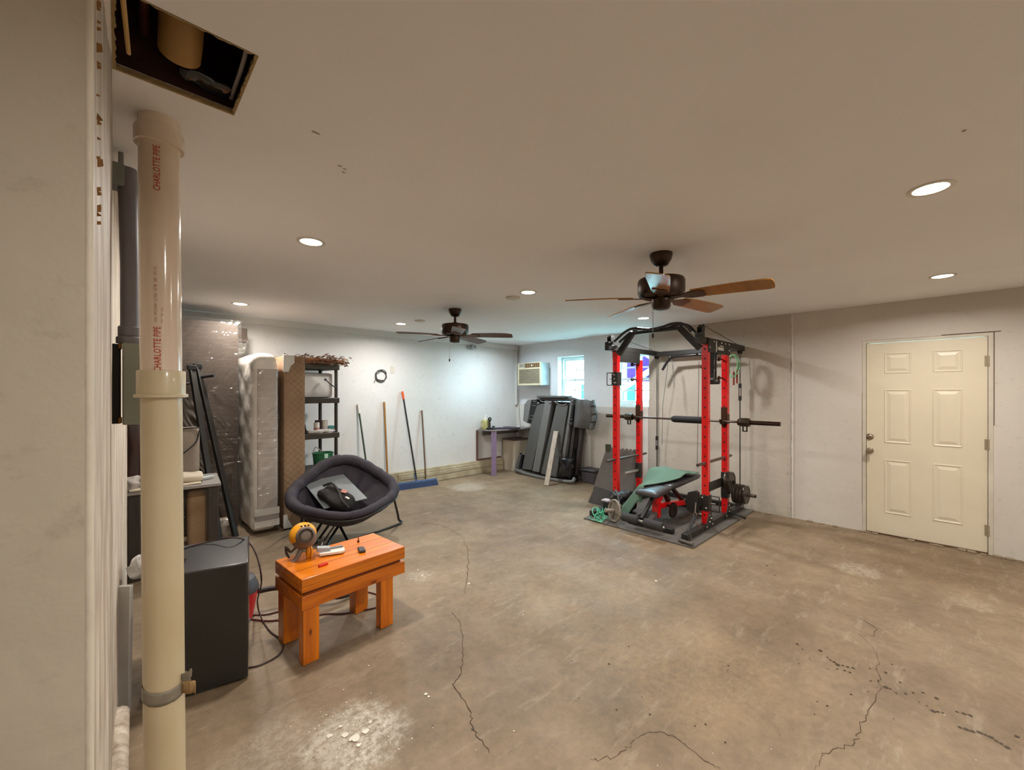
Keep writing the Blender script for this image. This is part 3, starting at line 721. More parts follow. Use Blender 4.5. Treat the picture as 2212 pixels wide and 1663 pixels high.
# bed rails leaning on the wrapped box
railm = M('charcoal_steel', '#35332f', .45, .4)
def leanrail(p, q, w, dpt, label):
    t = thing('bed_rail', label, 'bed rail', tuple(q))
    m = MB(); m.bar(p, q, w, dpt); m.build('bar', railm, t, bevel=.004)
    d = (Vector(p)-Vector(q)).normalized()
    m = MB(); m.box(Vector(p)-d*.02, (w*1.35, dpt*1.8, .05)); m.build('bracket', blackm, t, bevel=.006)
    return t
r1 = leanrail((.585, 5.36, 1.80), (.86, 5.00, .03), .055, .035, 'charcoal steel bed rail leaning on the wrapped box, right one')
r2 = leanrail((.535, 5.34, 1.78), (.72, 4.98, .03), .055, .035, 'charcoal steel bed rail leaning on the wrapped box, left one')
m = MB(); m.cyl((.60, 5.33, 1.66), (.715, 5.26, 1.685), .013, .018, seg=12); m.build('peg', blackm, r1)
m = MB(); m.cyl((.52, 5.30, 1.60), (.36, 5.24, 1.57), .012, .016, seg=12); m.build('peg', blackm, r2)
m = MB(); m.soft((.77, 5.19, .10), (.18, .16, .18), .05, 12, lambda p: Vector((nz(p, 14), nz(p, 14, 2), nz(p, 14, 4)))*.05)
tag(m.build('plastic_bag', M('milky_film', '#b3a798', .25, var=.25, vs=10, coat=.4), smooth=60), 'crumpled milky plastic bag on the floor beside the bed rails', 'bag')

# big wrapped furniture box
bx = Vector((.555, 5.56, 0))
t = thing('wrapped_furniture', 'tall dark brown slab wrapped in clear plastic against the back wall', 'furniture', tuple(bx))
m = MB(); m.soft((.545, 5.57, 1.145), (.86, .2, 2.28), .03, 12, ns=(10, 3, 14)); m.build('slab', M('chocolate_fabric', '#3a2c20', .7, var=.06), t, smooth=50)
m = MB(); m.soft((.95, 5.78, 2.18), (.30, .16, .17), .01, 4); m.build('corner_block', M('chocolate_fabric', '#4f4237', .7), t, smooth=40)
film = bpy.data.materials.new('clear_stretch_film'); film.use_nodes = True; fn_ = film.node_tree; fn_.nodes.clear()
o_ = fn_.nodes.new('ShaderNodeOutputMaterial'); ft = fn_.nodes.new('ShaderNodeBsdfTransparent'); fg = fn_.nodes.new('ShaderNodeBsdfGlossy'); fd = fn_.nodes.new('ShaderNodeBsdfDiffuse')
fd.inputs[0].default_value = (.75, .72, .68, 1); fg.inputs['Roughness'].default_value = .12; fg.inputs['Color'].default_value = (.9, .88, .85, 1)
m1 = fn_.nodes.new('ShaderNodeMixShader'); m2 = fn_.nodes.new('ShaderNodeMixShader'); m1.inputs[0].default_value = .02; m2.inputs[0].default_value = .07
ftc = fn_.nodes.new('ShaderNodeTexCoord'); fmp = fn_.nodes.new('ShaderNodeMapping'); fmp.inputs['Rotation'].default_value = (0, .75, 0); fmp.inputs['Scale'].default_value = (1.0, 2, 11)
fnz = fn_.nodes.new('ShaderNodeTexNoise'); fnz.inputs['Scale'].default_value = 2.0; fnz.inputs['Detail'].default_value = 1.5; fnz.inputs['Distortion'].default_value = .4; fbp = fn_.nodes.new('ShaderNodeBump'); fbp.inputs['Strength'].default_value = 1; fbp.inputs['Distance'].default_value = .022
fn_.links.new(ftc.outputs['Object'], fmp.inputs[0]); fn_.links.new(fmp.outputs[0], fnz.inputs['Vector']); fn_.links.new(fnz.outputs['Fac'], fbp.inputs['Height']); fn_.links.new(fbp.outputs[0], fg.inputs['Normal'])
fn_.links.new(ft.outputs[0], m1.inputs[1]); fn_.links.new(fd.outputs[0], m1.inputs[2]); fn_.links.new(m1.outputs[0], m2.inputs[1]); fn_.links.new(fg.outputs[0], m2.inputs[2]); fn_.links.new(m2.outputs[0], o_.inputs[0])
def folds(p, s=1.0, a=.016, ang=.9, seed=0):
    u = p[0]*math.cos(ang)+p[2]*math.sin(ang); v = -p[0]*math.sin(ang)+p[2]*math.cos(ang)
    n1 = noise.noise(Vector((u*2.0*s, v*16*s, p[1]*4+seed))); n2 = noise.noise(Vector((u*5*s, v*34*s, seed+3.3)))
    return a*(n1+.45*n2)
m = MB()
def wrapface(u, v):
    x = .105+.885*u; z = .02+2.285*v; f2 = folds((x, 0, z), 1, .020, .95 if z > 1.5 else 2.2, 1)
    return (x, 5.452-abs(f2)-.004, z)
m.grid(wrapface, 70, 150); w1 = m.build('plastic_wrap', film, t, smooth=80)
m = MB()
def hang(u, v):
    a = u; x = .985+.10*a; z = 2.12-.20*v*(1-.2*u); return (x-.03*v+.012*nz((u*3, v*6, 2), 2), 5.60+.02*nz((u*6, v*8, 1), 2), z)
m.grid(hang, 12, 30); m.build('plastic_wrap', film, t, smooth=80)
m = MB(); m.grid(lambda u, v: (.20+.42*u+.10*v, 5.425+.02*nz((u*5, v*5, 0), 2)-.01, 1.95-.75*v-.65*u+.02*nz((u*8, v*7, 4), 1)), 24, 40)
m.build('packing_sheet', M('milky_sheet', '#6f675e', .3, coat=.3, bump=.6, bs=14), t, smooth=80)

# mattress in its bag and the box spring
t = thing('mattress', 'white mattress in a clear plastic bag standing on end', 'mattress', (1.125, 5.46, 0))
qw = M('quilted_white', '#ddd6cb', .8, var=.04, bump=.5, bs=14)
band = M('grey_mattress_side', '#b3a99f', .75)
m = MB()
def qd(p): return Vector((-.012*abs(math.sin(p.z*9+p.y*6))*abs(math.sin(p.z*9-p.y*6)) if p.x < 0 else 0, 0, .03*(1-(p.x/.13)**2) if p.z > .8 else 0))
m.soft((1.125, 5.475, .965), (.25, .97, 1.87), .075, 20, qd, ns=(10, 20, 40)); m.build('body', qw, t, smooth=70)
m = MB(); m.soft((1.145, 4.987, .98), (.19, .02, 1.55), .008, 6); m.build('side_band', band, t, smooth=50)
m = MB(); m.bb((1.02, 4.970, .205), (1.255, 4.980, .275)); m.bb((1.02, 4.970, .08), (1.255, 4.980, .15)); m.build('tape_strip', M('white_tape', '#d9d3c9', .4), t)
m = MB(); m.bb((1.03, 4.966, .152), (1.25, 4.972, .203)); m.build('label_strip', M('grey_tape', '#9b918a', .3), t)
def bagd(p):
    f2 = folds((p.y+p.x, p.x*.3, p.z), .8, .022, .75, 5)
    dv = Vector((p.x, p.y, 0)); 
    if dv.length > 1e-6: dv.normalize()
    b_ = .10*math.exp(-((p.z+.45)/.35)**2) if p.x < -.11 and p.y < -.12 else 0
    return dv*(abs(f2)+.004)+Vector((-b_, 0, 0))+Vector((0, 0, .012*nz(p, 12)))
m = MB(); m.soft((1.125, 5.475, .965), (.275, 1.0, 1.90), .07, 20, bagd, ns=(16, 44, 110)); m.build('plastic_bag', film, t, smooth=80)
t = thing('box_spring', 'tan fabric covered box spring on end beside the bagged mattress', 'box spring', (1.40, 5.46, 0))
tanm = M('tan_quilted_fabric', '#9d8064', .85, var=.05, bump=.15, bs=60)
m = MB(); m.soft((1.41, 5.48, .965), (.225, .99, 1.90), .02, 10, ns=(8, 10, 20)); m.build('body', tanm, t, smooth=50)
m = MB()
for k in range(26):
    z0 = .06+k*.07
    for s in (-1, 1):
        a = (1.305 if s > 0 else 1.515, 4.984, z0); b2 = (1.515 if s > 0 else 1.305, 4.984, min(1.9, z0+.21)); m.bar(a, b2, .0035, .002)
m.build('quilting', M('tan_stitch', '#967a5e', .9), t)
gd = M('white_corner_guard', '#e4e0d8', .4)
for (x0, z0, z1) in ((1.297, 1.72, 1.92), (1.297, .008, .16)):
    m = MB(); m.prism([(0, 0), (.05, .0), (.075, .07), (.11, .10), (.11, .19), (0, .19)] if z0 > 1 else [(0, 0), (.09, 0), (.07, .05), (.045, .10), (.04, .15), (0, .15)], (x0-.004, 4.985, z0+.01), (1, 0, 0), (0, 0, 1), .012); m.build('corner_guard', gd, t, bevel=.004)
m = MB(); m.box((1.60, 5.32, .245), (.10, .5, .47), rz=.02); tag(m.build('folded_carton', M('brown_carton', '#6b4f3a', .85), bevel=.006), 'brown carton piece standing behind the saucer chair', 'carton')
# ------------------------------------------------------------------ dark plastic shelf and its things
shm = M('dark_olive_plastic', '#352c1d', .5, col2='#28231a')
SX0, SX1, SY0, SY1 = 1.56, 2.075, 5.48, 5.86
t = thing('shelving_unit', 'dark brown plastic shelving unit beside the tan box spring', 'shelf', ((SX0+SX1)/2, (SY0+SY1)/2, 0))
lev = [.14, .535, .985, 1.435, 1.865]
def shelf_pts(e=0):   # the back is narrower than the front as the unit stands slightly skewed
    return [(SX0-e, SY0-e), (SX1+e, SY0-e), (SX1-.05+e, SY1+e), (SX0-e, SY1+e)]
for z in lev:
    m = MB(); m.prism(shelf_pts(.012), (0, 0, z-.068), (1, 0, 0), (0, 1, 0), .068); m.build('shelf_board', shm, t, bevel=.006)
for (x, y) in ((SX0+.03, SY0+.03), (SX1-.022, SY0+.022), (SX1-.11, SY1-.03), (SX0+.03, SY1-.03)):
    m = MB()
    for a, b2 in zip([0]+lev, lev): m.cyl((x, y, a+.0), (x, y, b2-.06), .021, .021, seg=16)
    m.build('post', shm, t)
# bin
t = thing('storage_bin', 'light grey storage bin on the second shelf from the top', 'bin', (1.80, 5.66, 1.436))
m = MB(); m.soft((1.79, 5.665, 1.595), (.46, .30, .315), .03, 8); m.build('body', M('translucent_white_bin', '#c4c1bd', .45, var=.03), t)
m = MB(); m.tube(spline([onY(703, 820, 5.47), onY(712, 828, 5.455), onY(720, 834, 5.45), onY(728, 840, 5.455)], 5), .007, 10); m.sphere(onY(703, 820, 5.48), .017, 14, 8)
tag(m.build('hook_rod', blackm), 'short black rod with round knob in front of the grey bin', 'rod')
# dried wreath
rnd = random.Random(9)
straw = M('dried_leaf_brown', '#8b6446', .85, var=.25, vs=20); straw2 = M('dried_leaf_grey', '#8d8480', .85, var=.2, vs=20); straw3 = M('dried_leaf_rust', '#6b3f1c', .85)
m = MB()
cx, cy, cz = 1.88, 5.66, 1.905
for k in range(620):
    a = rnd.uniform(0, 2*PI); rr = .30+rnd.gauss(0, .05)
    p = Vector((cx+rr*math.cos(a)*1.05, cy+rr*math.sin(a)*.72, cz+.01+rnd.gauss(0, .028)))
    d = Vector((-math.sin(a), math.cos(a), 0))*rnd.uniform(.5, 1)+Vector((math.cos(a), math.sin(a), 0))*rnd.uniform(-.3, .6)+Vector((0, 0, rnd.uniform(-.35, .45)))
    d.normalize(); L_ = rnd.uniform(.04, .11); w = rnd.uniform(.004, .010); s = d.cross(Vector((rnd.random(), rnd.random(), rnd.random()))).normalized()*w
    m.mi = rnd.choice((0, 0, 1, 2)); p.z = max(p.z, 1.872)
    q = p+d*L_; q.z = max(q.z, 1.872 if q.x < SX1 and q.y > SY0 else 1.80)
    m.poly([p, p+(q-p)*.5+s, q, p+(q-p)*.5-s])
m.mi = 2; m.tube([(cx+.30*1.05*math.cos(k*PI/24), cy+.30*.72*math.sin(k*PI/24), cz+.005) for k in range(48)], .022, 8, closed=True)
tag(m.build('dried_wreath', [straw, straw2, straw3], smooth=0), 'brown dried leaf wreath lying on top of the shelving unit', 'wreath')
# cups and bits on the middle shelf (top surface .985)
z0 = .986
def can(px, py_b, r, h, name, label, cat, mats, prof=None, Y=5.56):
    p = onY(px, 900, Y); m = MB()
    m.lathe(prof or [(r*.96, 0), (r, .004), (r, h*.55)], Vector((p.x, Y, z0)), 24)
    o = m.build(name, mats[0])
    m = MB(); m.lathe([(r*1.0, h*.55), (r*1.0, h), (r*.9, h+.004)], Vector((p.x, Y, z0)), 24); m.build('lid', mats[1], o); return tag(o, label, cat)
can(684, 925, .034, .13, 'jar', 'pinkish white tin jar in the middle of the middle shelf', 'jar', [M('pinkish_label', '#b9a19a', .5, col2='#a06a5c', vs=12), M('white_lid', '#d8d4cc', .4)])
can(702, 925, .033, .155, 'spray_can', 'white lidded can standing right of the pinkish jar', 'can', [M('pale_can', '#c9c4be', .4), M('white_lid', '#d8d4cc', .4)])
m = MB(); p = onY(690, 900, 5.66); m.bb((p.x-.045, 5.64, z0), (p.x+.03, 5.70, z0+.155)); tag(m.build('dark_carton', M('dark_brown_carton', '#3d2619', .6), bevel=.002), 'dark brown carton behind the pinkish jar on the shelf', 'carton')
m = MB(); p = onY(714, 917, 5.66); m.bb((p.x-.045, 5.62, z0), (p.x+.045, 5.72, z0+.075)); tag(m.build('teal_box', M('teal_card', '#3f7d74', .5), bevel=.002), 'small teal box beside the shelf post on the middle shelf', 'box')
m = MB(); m.soft(onY(706, 925, 5.52).xy.to_3d()+Vector((0, 0, z0+.022)), (.24, .08, .045), .02, 14, lambda p: Vector((nz(p, 18), nz(p, 18, 2), nz(p, 18, 4)))*.02)
tag(m.build('plastic_bag', M('white_film_bag', '#d0cdc8', .2, coat=.5), smooth=60), 'crumpled white plastic bag at front of the middle shelf', 'bag')
m = MB(); m.soft((1.80, 5.53, z0+.02), (.18, .07, .04), .012, 8, lambda p: Vector((nz(p, 18), nz(p, 18, 2), 0))*.01)
tag(m.build('tray', M('milky_tray', '#b8b0a8', .3)), 'shallow milky plastic tray left of the white plastic bag', 'tray')
m = MB(); m.soft((1.66, 5.62, z0+.05), (.14, .1, .10), .03, 10, lambda p: Vector((nz(p, 18), nz(p, 18, 2), nz(p, 18, 5)))*.03)
tag(m.build('black_pouch', blackm, smooth=60), 'black pouch at left of the pinkish jar on the shelf', 'pouch')
# green basket on the lower shelf (top .535)
t = thing('green_basket', 'green plastic basket on the lower shelf behind the saucer chair', 'basket', (1.93, 5.62, .536))
gm_ = M('green_plastic', '#2f7a50', .4)
m = MB(); m.lathe([(.105, 0), (.11, .003), (.125, .17), (.133, .175), (.133, .185), (.118, .185), (.104, .01)], (1.93, 5.62, .536), 28, closed=False); m.build('tub', gm_, t)
m = MB(); m.bb((1.90, 5.482, .66), (1.945, 5.492, .715)); m.build('clip', M('mint_clip', '#b8dcc8', .4), t, bevel=.004)
m = MB(); m.tube(spline([(1.80, 5.62, .72), (1.84, 5.62, .80), (1.87, 5.62, .775), (1.90, 5.60, .74)], 6), .007, 8); m.build('handle', M('grey_handle', '#b9bdb6', .4), t)

# ------------------------------------------------------------------ saucer chair
CCX = Vector((ca*(-1.715)+sa*4.25, 1.715*sa+ca*4.25, .515))
fv = Vector((.47, -.88)); fcam = Vector((ca*.47+sa*-.88, -sa*.47+ca*-.88, 0)).normalized()     # the way the chair faces (to the room, slightly right)
side_ = Vector((-fcam.y, fcam.x, 0))
t = thing('saucer_chair', 'black folding saucer chair with puffy round seat holding a bag', 'chair', (CCX.x, CCX.y, 0))
tilt = math.radians(29); vb = (-fcam*math.cos(tilt)+Vector((0, 0, 1))*math.sin(tilt)).normalized(); nn = side_.cross(vb)
if nn.z < 0: nn = -nn
RR = .46
def rim(a, r=RR, up=0, sag=1):
    # a = 0 front, pi back; slightly hexagonal outline drawn up at its frame corners
    k = 1+.055*math.cos(4*a); rr = r*k
    return CCX-vb*(rr*math.cos(a)*.92)+side_*(rr*math.sin(a)*1.06)+nn*(up+.05*math.cos(2*a)*sag)
cush = M('charcoal_microfibre', '#302b31', .75, col2='#2a2430', vs=6, bump=.2, bs=25)
def bowl(u, v):
    a = 2*PI*u; rv = v
    puff = .020*abs(math.sin(6*a))*math.sin(PI*min(1, max(0, (rv-.35)/.65)))
    depth = -.25*(1-rv*rv)**.9
    p = rim(a, RR*(.02+.93*rv), depth+puff, rv)
    return p+nn*.006*nz(p, 9)
m = MB(); m.grid(bowl, 96, 30, closed_u=True); 
def under(u, v):
    a = 2*PI*u; return rim(a, RR*(.02+1.0*v), -.31*(1-v*v)**.8-.045-.01, v)+nn*.006*nz(rim(a), 6)
m.grid(under, 96, 20, closed_u=True)
m.build('seat', cush, t, smooth=180)
m = MB(); pts = []; rs = []
for k in range(120):
    a = 2*PI*k/120; front = max(0, math.cos(a))
    pts.append(rim(a, RR*.96, -.005)); rs.append(.058*(1-.35*front)*(1+.05*math.sin(18*a))*(1-.10*(abs(math.sin(3*a)) < .08)))
m.tube(pts, rs, 16, closed=True); m.build('rim_cushion', cush, t, smooth=180)
m = MB(); m.tube([rim(2*PI*k/120, RR*1.045, -.035) for k in range(120)], .010, 8, closed=True)
m.build('rim_tube', black, t)
# folding legs: two crossing U frames
tubem = M('black_tube', '#161616', .3, coat=.4)
FR, FL, BL, BR = fl(828, 1172), fl(757, 1172), fl(668, 1178), fl(861, 1128)
FR.z = FL.z = BL.z = BR.z = .014
foot_fl = CCX.xy.to_3d()
ft_ = {}
ft_['fr'] = Vector((*(CCX+fcam*.36+side_*-.0).xy, .014))
rr_pts = []
rimR = rim(1.75, RR*.98, -.06); rimL = rim(-1.75, RR*.98, -.06); rimF1 = rim(.5, RR*.98, -.06); rimF2 = rim(-.5, RR*.98, -.06); rimB1 = rim(2.6, RR*.98, -.06); rimB2 = rim(-2.6, RR*.98, -.06)
if side_.dot(Vector((ca, -sa, 0))) < 0: rimR, rimL, rimF1, rimF2, rimB1, rimB2 = rimL, rimR, rimF2, rimF1, rimB2, rimB1
lat_ = Vector((ca, -sa, 0)); dep_ = Vector((sa, ca, 0))
A1 = fl(861, 1130, .014); A2 = A1-dep_*.78-lat_*.42; A2.z = .014          # right ground rail, running towards the camera
B1 = A1-lat_*.98-dep_*.25; B1.z = .014; B2 = B1-dep_*.38+lat_*.30; B2.z = .014
hub = CCX-nn*.30-Vector((0, 0, .03))-lat_*.05-dep_*.1
m = MB()
m.tube(spline([rimR+Vector((0, 0, -.02)), rimR*.5+A1*.5+Vector((0, 0, .03)), A1+Vector((0, 0, .05)), A1-dep_*.05, A2+dep_*.1, A2, A2-lat_*.04+Vector((0, 0, .05)), hub+lat_*.10, ], 8), .013, 12); m.build('leg_frame', tubem, t)
m = MB()
m.tube(spline([rimL+Vector((0, 0, -.02)), B1+Vector((.0, 0, .25)), B1+Vector((0, 0, .04)), B1-dep_*.05, B2+dep_*.1, B2, B2+Vector((0, 0, .04)), hub-lat_*.10], 8), .013, 12); m.build('leg_frame', tubem, t)
L1 = fl(690, 1163, .014); L2 = fl(760, 1185, .014)
m = MB(); m.tube([hub+lat_*.16+Vector((0, 0, .04)), hub, L1], .013, 12); m.build('leg', tubem, t)
m = MB(); m.tube([hub-lat_*.13+Vector((0, 0, .12)), hub+Vector((0, 0, .0)), L2], .013, 12); m.build('leg', tubem, t)
m = MB(); m.tube([hub+lat_*.04+Vector((0, 0, -.03)), fl(700, 1168, .014)], .008, 10); m.build('brace', tubem, t)
m = MB(); m.box(hub+lat_*.06, (.14, .02, .035), R=Matrix((lat_, dep_, Vector((0, 0, 1)))).transposed())
m.mi = 1
for k in (-.05, .0, .06, .12): m.sphere(hub+lat_*k-dep_*.02, .008, 10, 6)
m.build('hinge', [tubem, bolt], t)
# board and bag in the chair
bp_ = [onY(655, 1041, 4.30), onY(741, 1024, 4.30), onY(796, 1079, 4.30)]
bc = CCX-nn*.12-vb*-.02+lat_*.0
def seatp(px, py, up):        # point where the photo ray meets the plane parallel to the rim at height up
    tt = (px-1106)/FPX; r = Vector((ca*tt+sa, -sa*tt+ca, -(py-HORIZ)/FPX)); o = Vector((0, 0, CAMH)); q = CCX+nn*up
    return o+r*((q-o).dot(nn)/r.dot(nn))
m = MB(); P = [seatp(655, 1041, -.06), seatp(742, 1024, -.06), seatp(794, 1076, -.06), seatp(700, 1098, -.06)]
m.poly(P); m.poly([p-nn*.012 for p in P])
for i in range(4): m.poly([P[i], P[(i+1) % 4], P[(i+1) % 4]-nn*.012, P[i]-nn*.012])
bmesh.ops.remove_doubles(m.b, verts=m.b.verts, dist=1e-5)
tag(m.build('grey_board', M('blue_grey_board', '#767b7d', .4, var=.03), bevel=.002), 'flat blue grey board lying in the saucer chair', 'board')
t2 = thing('duffel_bag', 'black fabric bag with pink tag slumped in the saucer chair', 'bag', tuple(seatp(735, 1072, -.05)))
m = MB(); bcen = seatp(728, 1071, .02); bx_ = (seatp(768, 1095, .02)-seatp(690, 1050, .02)).normalized(); by_ = nn.cross(bx_)
RB = Matrix((bx_, by_, nn)).transposed()
m.soft(bcen-nn*.02, (.40, .17, .11), .05, 20, lambda p: Vector((nz(p, 7), nz(p, 7, 2), nz(p, 7, 4)+.5*math.sin(p.y*40+p.x*14)*.3))*.035, R=RB, ns=(30, 16, 8)); m.build('body', M('black_canvas', '#1f1a18', .8, bump=.4, bs=18), t2, smooth=60)
m = MB(); m.tube(spline([bcen-bx_*.18+nn*.03, bcen-bx_*.10+nn*.085+by_*.03, bcen+bx_*.02+nn*.06, bcen+bx_*.12-by_*.06+nn*.05, bcen+bx_*.20-by_*.05+nn*.0], 8), .012, 8); m.build('strap', M('black_webbing', '#2c2724', .7), t2)
m = MB(); m.box(bcen+bx_*.045+by_*.045+nn*.056, (.055, .045, .004), R=RB @ Matrix.Rotation(.3, 3, 'Z')); m.build('tag', M('pink_tag', '#b5786a', .6), t2)
m = MB(); m.box(bcen+bx_*.13-by_*.0+nn*.05, (.045, .018, .004), R=RB); m.build('label', M('white_label', '#d8d2cc', .5), t2)

# ------------------------------------------------------------------ orange wooden bench and the things on it
def woodmat(name, sx, sy, sz, kn):
    wood = bpy.data.materials.new(name); wood.use_nodes = True
    nt = wood.node_tree; N = nt.nodes; L = nt.links; b = N['Principled BSDF']; b.inputs['Roughness'].default_value = .32; b.inputs['Coat Weight'].default_value = .35; b.inputs['Coat Roughness'].default_value = .2
    tc = N.new('ShaderNodeTexCoord'); mp = N.new('ShaderNodeMapping'); mp.inputs['Scale'].default_value = (sx, sy, sz); L.new(tc.outputs['Object'], mp.inputs[0])
    n1 = N.new('ShaderNodeTexNoise'); n1.inputs['Scale'].default_value = 2.2; n1.inputs['Detail'].default_value = 8; n1.inputs['Distortion'].default_value = .8; L.new(mp.outputs[0], n1.inputs['Vector'])
    r1_ = N.new('ShaderNodeValToRGB'); e = r1_.color_ramp.elements; e[0].position = .25; e[0].color = lin('#a84d02'); e[1].position = .65; e[1].color = lin('#e07e08'); L.new(n1.outputs['Fac'], r1_.inputs[0])
    mp2 = N.new('ShaderNodeMapping'); mp2.inputs['Scale'].default_value = kn; L.new(tc.outputs['Object'], mp2.inputs[0])
    vo = N.new('ShaderNodeTexVoronoi'); vo.inputs['Scale'].default_value = 1.0; L.new(mp2.outputs[0], vo.inputs['Vector'])
    r2_ = N.new('ShaderNodeValToRGB'); e = r2_.color_ramp.elements; e[0].position = .07; e[0].color = (1, 1, 1, 1); e[1].position = .13; e[1].color = (0, 0, 0, 1); L.new(vo.outputs['Distance'], r2_.inputs[0])
    mx = N.new('ShaderNodeMixRGB'); mx.inputs[2].default_value = lin('#6d2f04'); L.new(r2_.outputs[0], mx.inputs[0]); L.new(r1_.outputs[0], mx.inputs[1]); L.new(mx.outputs[0], b.inputs['Base Color'])
    return wood
wood = woodmat('orange_pine_lengthwise', .8, 9, 9, (5, 12, 12)); woodv = woodmat('orange_pine_upright', 9, 9, .8, (12, 12, 5))
groove = M('dark_glue_line', '#8a4208', .6)
BZ = .485; Bo = Vector((.722, 2.425, 0)); rz = math.radians(4.8)
bt = thing('wooden_bench', 'chunky orange stained wooden bench on the floor by the black cabinet', 'bench', tuple(Bo), rz)
def Bm(): return MB()
m = MB(); m.bb((0, 0, .408), (.655, .40, BZ)); top = m.build('top', wood, bt, bevel=.004, local=True)
m = MB(); m.bb((.0, .135, BZ-.001), (.655, .1375, BZ+.0006)); m.bb((.0, .268, BZ-.001), (.655, .2705, BZ+.0006)); m.bb((-.0005, -.0006, .441), (.6555, .4006, .4425)); m.build('board_joint', groove, top, local=True, smooth=0)
m = MB(); m.bb((.02, .02, .385), (.63, .38, .408)); m.build('spacer', M('gap_shade_spacer', '#6a2f06', .6), bt, local=True)  # dark colour paints the shadow in the gap under the top
m = MB(); m.bb((.0, .0, .312), (.655, .045, .388)); m.bb((.0, .355, .312), (.655, .40, .388)); m.bb((.0, .045, .312), (.045, .355, .388)); m.bb((.61, .045, .312), (.655, .355, .388)); m.build('apron', wood, bt, bevel=.003, local=True)
legsp = [(.012, .012), (.485, .012), (.012, .30), (.465, .30)]
for k, (x, y) in enumerate(legsp):
    m = MB(); w = .088 if k < 2 else .045
    m.bb((x, y, .002), (x+.088, y+(.06 if k < 2 else .085), .315))
    if k >= 2: m.bb((x+.088, y+.045, .002), (x+.118, y+.085, .315))
    m.build('leg', woodv, bt, bevel=.003, local=True)
BM = Matrix.Translation(Bo) @ Matrix.Rotation(rz, 4, 'Z')
def bt_at(px, py, dz=0): return fl(px, py, BZ+dz)
# yellow and grey gadget
gy = M('mustard_rubber', '#e59a12', .4, var=.04); gg_ = M('warm_grey_rubber', '#6d6055', .5, var=.08); gdk = M('dark_brown_rubber', '#382a20', .5)
g0 = bt_at(650, 1205); toc = Vector((0, 0, CAMH))-g0; tc_ = Vector((toc.x, toc.y, 0)).normalized(); gr = Vector((ca, -sa, 0)); gr = (gr-tc_*gr.dot(tc_)).normalized()
t = thing('round_gadget', 'round yellow and grey rubber gadget propped at left end of the bench', 'gadget', tuple(g0))
sc = 2.47/FPX                                     # metres per photo pixel at this distance
def gp(px, py, f=0): return g0+gr*((px-650)*sc*1.0)+Vector((0, 0, (1205-py)*sc))+tc_*f
hc = gp(657, 1157)+Vector((0, 0, 0)); ax = (tc_*.93+gr*.12+Vector((0, 0, .30))).normalized()
m = MB(); m.sphere(hc-ax*.018+Vector((0, 0, .008))-gr*.006, (.078, .078, .076), 28, 18); m.build('shell', gy, t)
m = MB(); m.sphere(hc-ax*.010-Vector((0, 0, .012)), (.074, .074, .066), 28, 16); m.build('body', gg_, t)
m = MB(); m.lathe([(.056, .02), (.054, .055), (.047, .067), (.043, .069), (.041, .062), (.032, .062), (.028, .066), (.022, .068), (.0, .066)], hc, 32, tuple(ax)); m.build('cap', gg_, t)
m = MB(); m.lathe([(.040, .060), (.0425, .0705), (.038, .0715), (.034, .064)], hc, 32, tuple(ax), closed=True); m.build('cap_ring', gdk, t)
m = MB(); up_ = (Vector((0, 0, 1))-ax*ax.z).normalized(); sd = ax.cross(up_)
for k in (-1, 0, 1): m.box(hc+up_*.058+sd*k*.020+ax*.048, (.010, .012, .012))
m.build('rib', gdk, t, bevel=.002)
m = MB()
for k in (-.022, .022): m.tube(spline([hc+up_*.045+sd*k+ax*.055, hc+up_*.070+sd*k+ax*.02, hc+up_*.066+sd*k-ax*.03], 6), .006, 8)
m.build('strap', M('bright_yellow_band', '#f0b93a', .4), t)
m = MB(); m.tube(spline([gp(640, 1180), gp(630, 1188), gp(624, 1180), gp(621, 1178), gp(622, 1190), gp(627, 1200, .0)], 6), .007, 10); m.sphere(gp(620, 1178), (.006, .006, .014), 10, 8); m.build('arm', gdk, t)
m = MB(); m.tube(spline([gp(650, 1186, .01), gp(644, 1196, .03), gp(634, 1208, .045)], 6), [.014]*13, 10); m.soft(gp(637, 1213, .03)+Vector((0, 0, .012)), (.075, .05, .012), .005, 6, R=Matrix.Rotation(.3, 3, 'Z')); m.build('foot', M('grey_brown_foot', '#73645a', .5), t)
m = MB(); m.sphere(gp(667, 1192, .025), (.022, .020, .042), 18, 12); m.build('grip', gy, t)
m = MB()
for k in (-.009, .006): m.tube(spline([gp(667, 1178, .04)+gr*k, gp(667, 1190, .049)+gr*k*1.5, gp(666, 1206, .04)+gr*k], 5), .0035, 6)
m.build('grip_band', M('dark_orange_band', '#b3650c', .5), t)
# white and grey device
p0 = bt_at(709, 1197); t = thing('white_device', 'white plastic device with grey arm lying beside the round gadget', 'device', tuple(p0))
Rw = Matrix.Rotation(math.atan2(gr.y, gr.x)+.02, 3, 'Z')
m = MB(); m.prism([(-.05, -.035), (.075, -.045), (.095, -.03), (.098, .02), (.08, .035), (-.01, .035), (-.055, -.02)], p0+Vector((0, 0, .006)), Rw @ Vector((1, 0, 0)), Rw @ Vector((0, 1, 0)), .018); m.build('shell', M('glossy_white', '#e8e2d8', .25, coat=.3), t, bevel=.004)
m = MB(); m.box(p0+Rw @ Vector((-.028, .005, .036)), (.075, .045, .028), R=Rw @ Matrix.Rotation(.15, 3, 'Y')); m.cyl(p0+Rw @ Vector((-.04, .02, .05)), p0+Rw @ Vector((-.03, .03, .068)), .003, seg=8); m.build('arm', M('light_grey_plastic', '#a9abb0', .35), t, bevel=.008)
